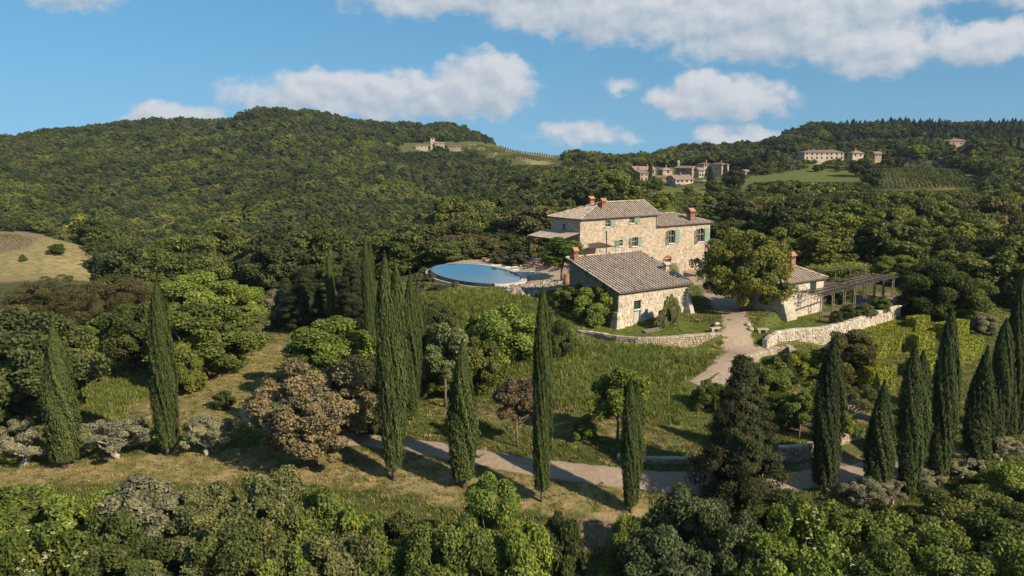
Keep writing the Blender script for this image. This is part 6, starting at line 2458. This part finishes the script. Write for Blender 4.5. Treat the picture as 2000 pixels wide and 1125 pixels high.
# grass: tufts of blades
def tuft(rg, nb, h, spread, lean, wd):
    V, F = [], []
    for i in range(nb):
        a, r = rg.uniform(0, 6.28), spread * math.sqrt(rg.random())
        b = np.array([r * math.cos(a), r * math.sin(a), -.03])
        hh = h * rg.uniform(.55, 1.2)
        la = rg.uniform(0, 6.28)
        tip = b + np.array([math.cos(la) * lean * hh, math.sin(la) * lean * hh, hh])
        s_ = np.array([-math.sin(la), math.cos(la), 0]) * wd
        mid = b * .45 + tip * .55 + np.array([0, 0, .08 * hh])
        o = len(V)
        V += [b - s_, b + s_, mid + s_ * .7, mid - s_ * .7, tip]
        F += [(o, o + 1, o + 2, o + 3), (o + 3, o + 2, o + 4, o + 4)]
    V = np.array(V)
    F4 = [f for f in F]
    me = bpy.data.meshes.new('tuft')
    me.from_pydata([tuple(q) for q in V], [], [f if f[2] != f[3] else f[:3] for f in F4])
    a = me.attributes.new('tint', 'FLOAT', 'FACE')
    a.data.foreach_set('value', rg.uniform(0, 1, len(F4)).astype(np.float32))
    return me


rgt = np.random.default_rng(300)
TG = [tuft(rgt, 26, .42, .36, .6, .022) for _ in range(3)] + [tuft(rgt, 26, .20, .34, .7, .022) for _ in range(3)]
TUFTS = []
for t_ in TG:
    for mt in ('grass_blade', 'dry_blade'):
        q = t_.copy()
        q.materials.append(M[mt])
        TUFTS.append(q)
xs = np.concatenate([rgt.uniform(-56, 66, 180000)])
ys = rgt.uniform(42, 118, 180000)
zi = np.interp
def zone_at(k, x, y):
    i = np.clip(np.searchsorted(gx, x) - 1, 0, nx - 1)
    j = np.clip(np.searchsorted(gy, y) - 1, 0, ny - 1)
    return Z[k].reshape(ny, nx)[j, i]


def near_line(line, w, x, y):
    return edge_dist([(p[0], p[1]) for p in line], x, y, False) < w


us = 1000 + FPX * xs / (ys * CP + 3)
kp = (us > -300) & (us < 2300)
kp &= ~near_line(TRACK, 1.15, xs, ys) & ~near_line(DRIVE, 1.5, xs, ys) & ~near_line(SPUR, 1.1, xs, ys)
for pl in ([(p.x, p.y) for p in (FB.o + FB.ax * a + FB.ay * b for (a, b) in ((-.2, -.2), (16, -.2), (16, 9), (-.2, 9)))], [(p.x, p.y) for p in (FC.o + FC.ax * a + FC.ay * b for (a, b) in ((-.2, -.6), (8, -.2), (8, 6.2), (-.2, 6.2)))],
           pool_ring(1.0, 40, 1.1)):
    kp &= ~inside(pl, xs, ys)
kp &= ~((zone_at('gravel', xs, ys) > .3) | (zone_at('soil', xs, ys) > .35))
for ln in (BARN_WALL, WHITE_WALL, TERR_WALL):
    kp &= ~near_line(ln, .55, xs, ys)
lsh, dry_ = zone_at('lush', xs, ys), zone_at('dry', xs, ys)
mead = inside(MEADOW, xs, ys) | inside(pixpoly((820, 590), (880, 566), (1000, 575), (1060, 590), (1120, 640), (1000, 640), (900, 620)), xs, ys) | inside(pixpoly((150, 790), (170, 730), (230, 725), (290, 770), (250, 800), (180, 830)), xs, ys)
nz_ = lowfreq(xs, ys, 9, 8)
dens = np.where(mead, 1.0, np.where(dry_ > .3, .45, .5)) * (.75 + .35 * nz_)
kp &= rgt.random(len(xs)) < dens
xs, ys, mead, dry_, lsh = (a[kp] for a in (xs, ys, mead, dry_, lsh))
zs = on_ground(xs, ys, None)
mowed = inside(PLATEAUS[0][0], xs, ys) | inside(PLATEAUS[1][0], xs, ys)
tall = mead & ~mowed
isdry = rgt.random(len(xs)) < np.where(dry_ > .3, .72, np.where(tall, .06, .22))
isdry &= ~mowed
vt_ = (rgt.integers(0, 3, len(xs)) + np.where(tall, 0, 3)) * 2 + isdry
sc_ = rgt.uniform(.7, 1.35, len(xs)) * np.where(mowed, .55, 1) * np.where(dry_ > .3, .75, 1)
scatter('grass', 'tufts of grass on lawns, meadow and banks', np.c_[xs, ys, zs - .01], np.c_[sc_, sc_, sc_ * rgt.uniform(.7, 1.2, len(xs))], rgt.uniform(0, 6.28, len(xs)), vt_, TUFTS)
print('grass', len(xs))

# ------------------------------------------------------------------ far buildings
def far_house(name, label, u, v, Y, L, D, h, rise, wall='plaster', roofk='gable', rz=RZ, nwin=(3, 2), group='houses of the hilltop village', ridge_y=False, cat='house', chim=True):
    c = atY(u, v, Y)
    seed = int(u * 3 + v)
    rg_ = random.Random(seed)
    fr = Frame(c[0], c[1], c[2], rz)
    e_ = fr.root(name, label, cat, group)
    m = MB()
    ops = []
    if nwin[0]:
        for i in range(nwin[0]):
            for j in range(nwin[1]):
                cx = L * (i + .5) / nwin[0] + rg_.uniform(-.2, .2)
                cz = h * (j + .62) / nwin[1]
                ops.append((cx - .5, cz - .75, cx + .5, cz + .55))
    sops = [(D * .5 - .5, h * .55, D * .5 + .5, h * .55 + 1.2)] if D > 4 else []
    wall_face(m, (0, 0, 0), EX, EYN, L, -3, h, ops)
    wall_face(m, (0, D, 0), EYN, EXN, D, -3, h, sops)
    wall_face(m, (L, 0, 0), EY, EX, D, -3, h)
    wall_face(m, (L, D, 0), EXN, EY, L, -3, h)
    if roofk == 'gable':
        if ridge_y:
            m.poly([(0, 0, h), (L, 0, h), (L / 2, 0, h + rise)], [(0, 1, 2)])
            m.poly([(0, D, h), (L, D, h), (L / 2, D, h + rise)], [(2, 1, 0)])
        else:
            m.poly([(0, 0, h), (0, D, h), (0, D / 2, h + rise)], [(2, 1, 0)])
            m.poly([(L, 0, h), (L, D, h), (L, D / 2, h + rise)], [(0, 1, 2)])
    m.build('wall', M[wall], e_)
    o = .45
    r = MB()
    k = rise * o / (D / 2)
    if roofk == 'hip':
        q = min(D, L) / 2
        R0, R1 = ((q, D / 2, h + rise), (L - q, D / 2, h + rise)) if L >= D else ((L / 2, q, h + rise), (L / 2, D - q, h + rise))
        A, B, C_, D_ = (-o, -o, h), (L + o, -o, h), (L + o, D + o, h), (-o, D + o, h)
        if L >= D:
            fs = ([A, B, R1, R0], [B, C_, R1], [C_, D_, R0, R1], [D_, A, R0])
        else:
            fs = ([A, B, R0], [B, C_, R1, R0], [C_, D_, R1], [D_, A, R0, R1])
        for f_ in fs:
            roof_slab(r, f_, .3)
    elif ridge_y:
        roof_slab(r, [(-o, -o, h - k), (L / 2, -o, h + rise), (L / 2, D + o, h + rise), (-o, D + o, h - k)], .3)
        roof_slab(r, [(L / 2, -o, h + rise), (L + o, -o, h - k), (L + o, D + o, h - k), (L / 2, D + o, h + rise)], .3)
    else:
        roof_slab(r, [(-o, -o, h - k), (L + o, -o, h - k), (L + o, D / 2, h + rise), (-o, D / 2, h + rise)], .3)
        roof_slab(r, [(-o, D / 2, h + rise), (L + o, D / 2, h + rise), (L + o, D + o, h - k), (-o, D + o, h - k)], .3)
    r.t = [rg_.uniform(.08, .24)] * len(r.t)
    rf_ = r.build('roof', M['tile'], e_)
    if chim:
        q = MB()
        q.box((L * rg_.uniform(.25, .75), D * .42, h + rise + .35), (.7, .6, 1.6), 0, .5)
        q.build('chimney', M['brick'], rf_)
    for (ox, exv, nv, lst) in (((0, 0, 0), EX, EYN, ops), ((0, D, 0), EYN, EXN, sops)):
        for (x0, z0, x1, z1) in lst:
            q = MB()
            p0 = Vector(ox) - nv * .25
            q.poly([p0 + exv * a + Vector((0, 0, b)) for (a, b) in ((x0, z0), (x1, z0), (x1, z1), (x0, z1))], [(0, 1, 2, 3)])
            q.build('window', M['glass'], e_)
    return e_, fr


M['village_wall'] = simple('village_stone', (.27, .21, .15), .95, .1, .3, .5)
M['village_pale'] = simple('village_pale_render', (.37, .31, .235), .95, .1, .25, .4)
M['village_pink'] = simple('village_pink_render', (.36, .25, .175), .95, .1, .25, .4)
far_house('village_house', 'long low stone house at the left end of the village', 1240, 346, 470, 12.5, 7, 4.2, 1.6, 'village_wall', 'gable', .35, (4, 1))
far_house('village_house', 'brown gabled house in front of the long low one in the village', 1250, 355, 448, 6.5, 8.5, 4.6, 1.6, 'village_wall', 'gable', .75, (2, 2), ridge_y=False)
far_house('village_house', 'orange-walled house between the long low house and the church', 1294, 351, 455, 5.6, 6, 5.2, 1.2, 'village_pink', 'hip', .25, (1, 2))
far_house('village_house', 'wide pale house with dark gable at the front of the village', 1319, 369, 428, 10.5, 8, 4.8, 2.0, 'village_pale', 'gable', .42, (4, 2))
far_house('village_house', 'stone shed left of the wide pale village house', 1282, 356, 440, 5.5, 4, 2.6, .8, 'village_wall', 'gable', .3, (1, 1), chim=False)
ch, chf = far_house('village_church', 'small village church with a bell gable on its roof', 1351, 345, 470, 4.6, 11, 4.6, 1.1, 'village_wall', 'gable', .75, (0, 0), None, True, 'church', False)
far_house('village_tower', 'square tower house with red roof right of the church', 1374, 345, 468, 5.6, 5.2, 6.6, 1.0, 'village_pale', 'hip', .6, (2, 3))
far_house('village_house', 'pale house in front of the red-roofed tower house', 1365, 346, 458, 3.4, 4, 4.0, 1.0, 'village_pale', 'gable', .5, (2, 2), chim=False)
far_house('village_house', 'tall pale house with shaded flank at the right of the village', 1409, 346, 462, 5.4, 8, 6.6, 1.1, 'village_pale', 'hip', .6, (2, 3))
far_house('village_house', 'small reddish house low in the village beside the wide pale one', 1372, 366, 432, 4.2, 5, 2.8, 1.1, 'village_pink', 'hip', .5, (2, 1), chim=False)
far_house('village_cabin', 'small pale cabin alone right of the village', 1456, 346, 455, 4.0, 4.5, 3.2, .7, 'village_pale', 'gable', .5, (2, 1), chim=False)
# bell gable
q = MB()
zb = 4.6 + 1.1
for (a, b) in ((-.75, -.4), (.4, .75)):
    q.box(((a + b) / 2 + 2.3, 10.7, zb + 1.0), (b - a, .6, 2.6))
q.box((2.3, 10.7, zb + 2.5), (1.9, .6, .5), 0, .5, None, .5)
q.build('bell_gable', M['village_pale'], ch)
q = MB()
q.lathe([(.34, 0), (.3, .15), (.2, .45), (.08, .5)], (2.3, 10.7, zb + 1.3), 10)
q.build('bell', M['iron'], ch)
far_house('villa', 'long pale villa with hip roof on the hill above the village', 1571, 313, 525, 25, 9, 4.7, 1.5, 'village_pale', 'hip', .12, (8, 2), None, False, 'villa')
far_house('hill_house', 'small house with pyramid roof right of the long villa', 1665, 309, 540, 7, 7, 3.2, 2.0, 'village_pale', 'hip', .1, (2, 1), None, False, 'house')
far_house('hill_house', 'little house half hidden between trees beyond the villa', 1709, 308, 545, 4.2, 5, 2.8, 1.0, 'village_pink', 'gable', .1, (2, 1), None, False, 'house', False)
far_house('tower_house', 'big square stone house with low roof high on the right hill', 1853, 300, 600, 17, 13, 8.5, 1.6, 'village_wall', 'hip', .1, (3, 2), None, False, 'house')
far_house('castle_tower', 'square tower of the pale castle on the far left hill', 841, 287, 950, 4.6, 4.6, 9.5, .6, 'village_pale', 'hip', .2, (1, 3), None, False, 'tower', False)
far_house('castle_wing', 'pale castle wing right of its tower on the far hill', 850, 287, 948, 10, 6, 4.2, 1.0, 'village_pale', 'gable', .15, (3, 1), None, False, 'house', False)
far_house('castle_outbuilding', 'pale outbuilding left of the castle tower', 812, 290, 935, 13, 5, 3.2, .8, 'village_pale', 'gable', .15, (3, 1), None, False, 'house', False)
far_house('field_house', 'small stone house beside the far vineyard right of the castle', 884, 291, 930, 9, 6, 3.0, .9, 'village_wall', 'gable', .1, (2, 1), None, False, 'house', False)
# car parked below the wide pale house
cp_ = atY(1325, 374, 424)
car = empty('parked_car', (cp_[0], cp_[1], H(cp_[0], cp_[1])), .25, 'dark car parked below the wide pale village house', 'car')
q = MB()
q.poly([(a, s_ * .85, b) for s_ in (-1, 1) for (a, b) in ((-2.1, .35), (2.1, .35), (2.15, .8), (1.2, .95), (.7, 1.45), (-1.3, 1.48), (-2.05, .95))],
       ((0, 1, 2, 3, 4, 5, 6), (13, 12, 11, 10, 9, 8, 7), *[(i, i + 7, (i + 1) % 7 + 7, (i + 1) % 7) for i in range(7)]))
q.build('body', M['car_paint'], car)
for (a, b) in ((-1.3, -.87), (1.3, -.87), (-1.3, .87), (1.3, .87)):
    q = MB()
    q.tube([(a, b - .1, .33), (a, b + .1, .33)], [.33, .33], 12)
    q.build('wheel', M['iron'], car)
for sg in (-1, 1):
    q = MB()
    q.poly([(-1.1, sg * .86, 1.0), (.75, sg * .86, 1.0), (.5, sg * .86, 1.38), (-1.1, sg * .86, 1.40)], [(0, 1, 2, 3)])
    q.build('window', M['glass'], car)
# pale lane below the villa
LANE = [hit(u, v) for (u, v) in ((1478, 333), (1510, 328), (1540, 321), (1568, 317))]
drape('white_lane', LANE, [3.0, 3.5, 4.0, 4.5], 9, lift_=.4, step=4)

# trees standing singly in and round the village and villa
FARC = [
    ('cypress', 1416, 350, 318, 9, CYPD, 'dark cypress between the two pale faces of the tall village house'), ('fir', 1388, 356, 325, 16, (.034, .042, .02), 'dark conifer in the middle of the village'),
    ('cypress', 1478, 328, 292, 9, CYPD, 'dark cypress left of the lane to the villa'), ('fir', 1498, 330, 288, 26, (.034, .042, .02), 'dark bushy conifer left of the lane to the villa'),
    ('cypress', 1536, 318, 282, 8, CYPD, 'slim cypress left of the long villa'), ('midwood', 1432, 372, 330, 44, (.044, .058, .018), 'big dark tree at the right of the village'),
    ('midwood', 1395, 385, 350, 36, DK, 'dark tree below the village conifer'), ('midwood', 1278, 375, 345, 36, GR, 'green tree in front of the orange-walled village house'), ('midwood', 1228, 372, 345, 34, DK, 'dark tree at the left end of the village'),
    ('midwood', 1250, 372, 350, 24, GR, 'green tree in front of the brown gabled village house'), ('cypress', 1270, 350, 318, 8, CYPD, 'dark cypress behind the long low village house'), ('midwood', 1345, 382, 362, 22, GR, 'small green tree below the wide pale village house'),
    ('midwood', 1680, 345, 308, 44, (.044, .056, .018), 'big dark tree left of the vineyard under the villa'), ('midwood', 1790, 312, 280, 40, BR, 'bright round tree left of the big square stone house'), ('midwood', 1905, 310, 268, 44, DK, 'dark tree against the big square stone house'),
    ('cypress', 1955, 305, 262, 7, CYPD, 'thin cypress at the upper right leftmost of three'), ('cypress', 1972, 305, 264, 7, CYPD, 'thin cypress at the upper right middle of three'), ('cypress', 1988, 306, 262, 7, CYPD, 'thin cypress at the upper right rightmost of three'),
    ('midwood', 1935, 312, 270, 50, (.095, .110, .026), 'bright rounded tree left of three thin cypresses'), ('midwood', 868, 292, 282, 14, DK, 'dark round tree beside the castle wing'),
    ('shrub', 110, 496, 475, 36, DK, 'round dark bush on the bare field'), ('shrub', 46, 510, 502, 14, GR, 'tiny bush on the green patch of the bare field')]
for i, (k, u, vb, vt, w, c, lb) in enumerate(FARC):
    p = hit(u, vb, 150)
    d = depth(p)
    h = max(2.0, atY(u, vt, p[1])[2] - p[2])
    plant(k, i, (p[0], p[1], p[2] - .1), w / FPX * d, h, {'cypress': 'cypress', 'fir': 'dark_conifer', 'midwood': 'village_tree', 'shrub': 'field_bush'}[k], lb, 'cypress' if k == 'cypress' else ('bush' if k == 'shrub' else 'tree'), c)

# ------------------------------------------------------------------ vine rows
M['vine_leaf'] = foliage_mat('vine_leaf', [(0, (.075, .095, .024, 1)), (1, (.095, .115, .03, 1))], .2, .08)


def vine_row(a, b, h, w, rg_, mat, dens_=3.0, s_=.3):
    a, b = np.array(a[:2]), np.array(b[:2])
    L = float(np.linalg.norm(b - a))
    n_ = max(8, int(L * dens_))
    t = rg_.random(n_)
    q = a + (b - a) * t[:, None] + rg_.normal(0, w * .3, (n_, 2))
    zz = on_ground(q[:, 0], q[:, 1], None) + rg_.uniform(.25, 1, n_) * h
    V, F = leaf_quads(np.c_[q, zz], rg_.normal(0, 1, (n_, 3)), s_, s_ * .75, rg_, .6)
    return V, F, rg_.uniform(0, 1, n_)


rg = np.random.default_rng(55)
ORD = ['first', 'second', 'third', 'fourth', 'fifth', 'sixth', 'seventh', 'eighth', 'ninth', 'tenth', 'eleventh', 'twelfth', 'thirteenth', 'fourteenth', 'fifteenth', 'sixteenth', 'seventeenth', 'eighteenth',
       'nineteenth', 'twentieth', 'twenty-first', 'twenty-second', 'twenty-third', 'twenty-fourth', 'twenty-fifth', 'twenty-sixth', 'rightmost']
for i in range(27):
    t = i / 26
    top = (1694 + t * 175, 336 - 6 * math.sin(t * 2.2) + 6 * t * t)
    bot = (1702 + t * 222 - 4, 370 - 3 * t)
    a, b = hit(top[0], top[1], 200), hit(bot[0], bot[1], 200)
    V, F, T = vine_row(a, b, 1.7, .5, rg, None, 11.0, .36)
    me = np_mesh('vine_row', V, F, tint=T)
    me.materials.append(M['vine_leaf'])
    tag(link('vine_row', me), ORD[i] + ' vine row from the left in the striped vineyard on the right slope', 'vine row', 'vine rows on the right slope', 'thing')
for i, (u0, v0_, u1, v1_) in enumerate(((1290, 392, 1470, 390), (1300, 399, 1465, 398), (1310, 407, 1455, 406), (1320, 416, 1445, 416), (1330, 425, 1430, 427))):
    a, b = hit(u0, v0_, 150), hit(u1, v1_, 150)
    V, F, T = vine_row(a, b, 1.5, .8, rg, None, 14.0, .3)
    me = np_mesh('vine_row', V, F, tint=T)
    me.materials.append(M['vine_leaf'])
    tag(link('vine_row', me), ['uppermost', 'second', 'third', 'fourth', 'lowest'][i] + ' green vine row on the slope behind the farmhouse wing', 'vine row', 'vine rows behind the farmhouse', 'thing')
parts = []
for i in range(44):
    t = i / 43
    a = hit(905 + t * 195, 284 + t * 13, 600)
    b = hit(880 + t * 205, 299 + t * 19, 600)
    parts.append(vine_row(a, b, 1.7, .6, rg, None, 1.6, .6))
V, F, T = merge(parts)
me = np_mesh('far_vines', V, F, tint=T)
me.materials.append(M['vine_leaf'])
tag(link('far_vines', me), 'striped vineyard beside the castle on the far hill', None, None, 'stuff')
parts = []
for i in range(16):
    t = i / 15
    a, b = hit(-30 + t * 60 - 60, 458 + t * 3, 150), hit(-20 + t * 110, 500 - t * 28, 150)
    parts.append(vine_row(a, b, .5, .3, rg, None, 1.6, .18))
V, F, T = merge(parts)
me = np_mesh('young_vines', V, F, tint=T)
me.materials.append(M['vine_leaf'])
tag(link('young_vines', me), 'lines of young vines on the bare tilled field at the left', None, None, 'stuff')

# ------------------------------------------------------------------ the air
m, t, out = new_mat('air')
vol = t.node('ShaderNodeVolumePrincipled', {'Color': (.62, .74, .90, 1), 'Density': .00007, 'Anisotropy': .2})
t.l.new(vol.outputs[0], out.inputs['Volume'])
q = MB()
q.box((0, 1350, 45), (5600, 3300, 240))
tag(q.build('haze', m), kind='stuff')
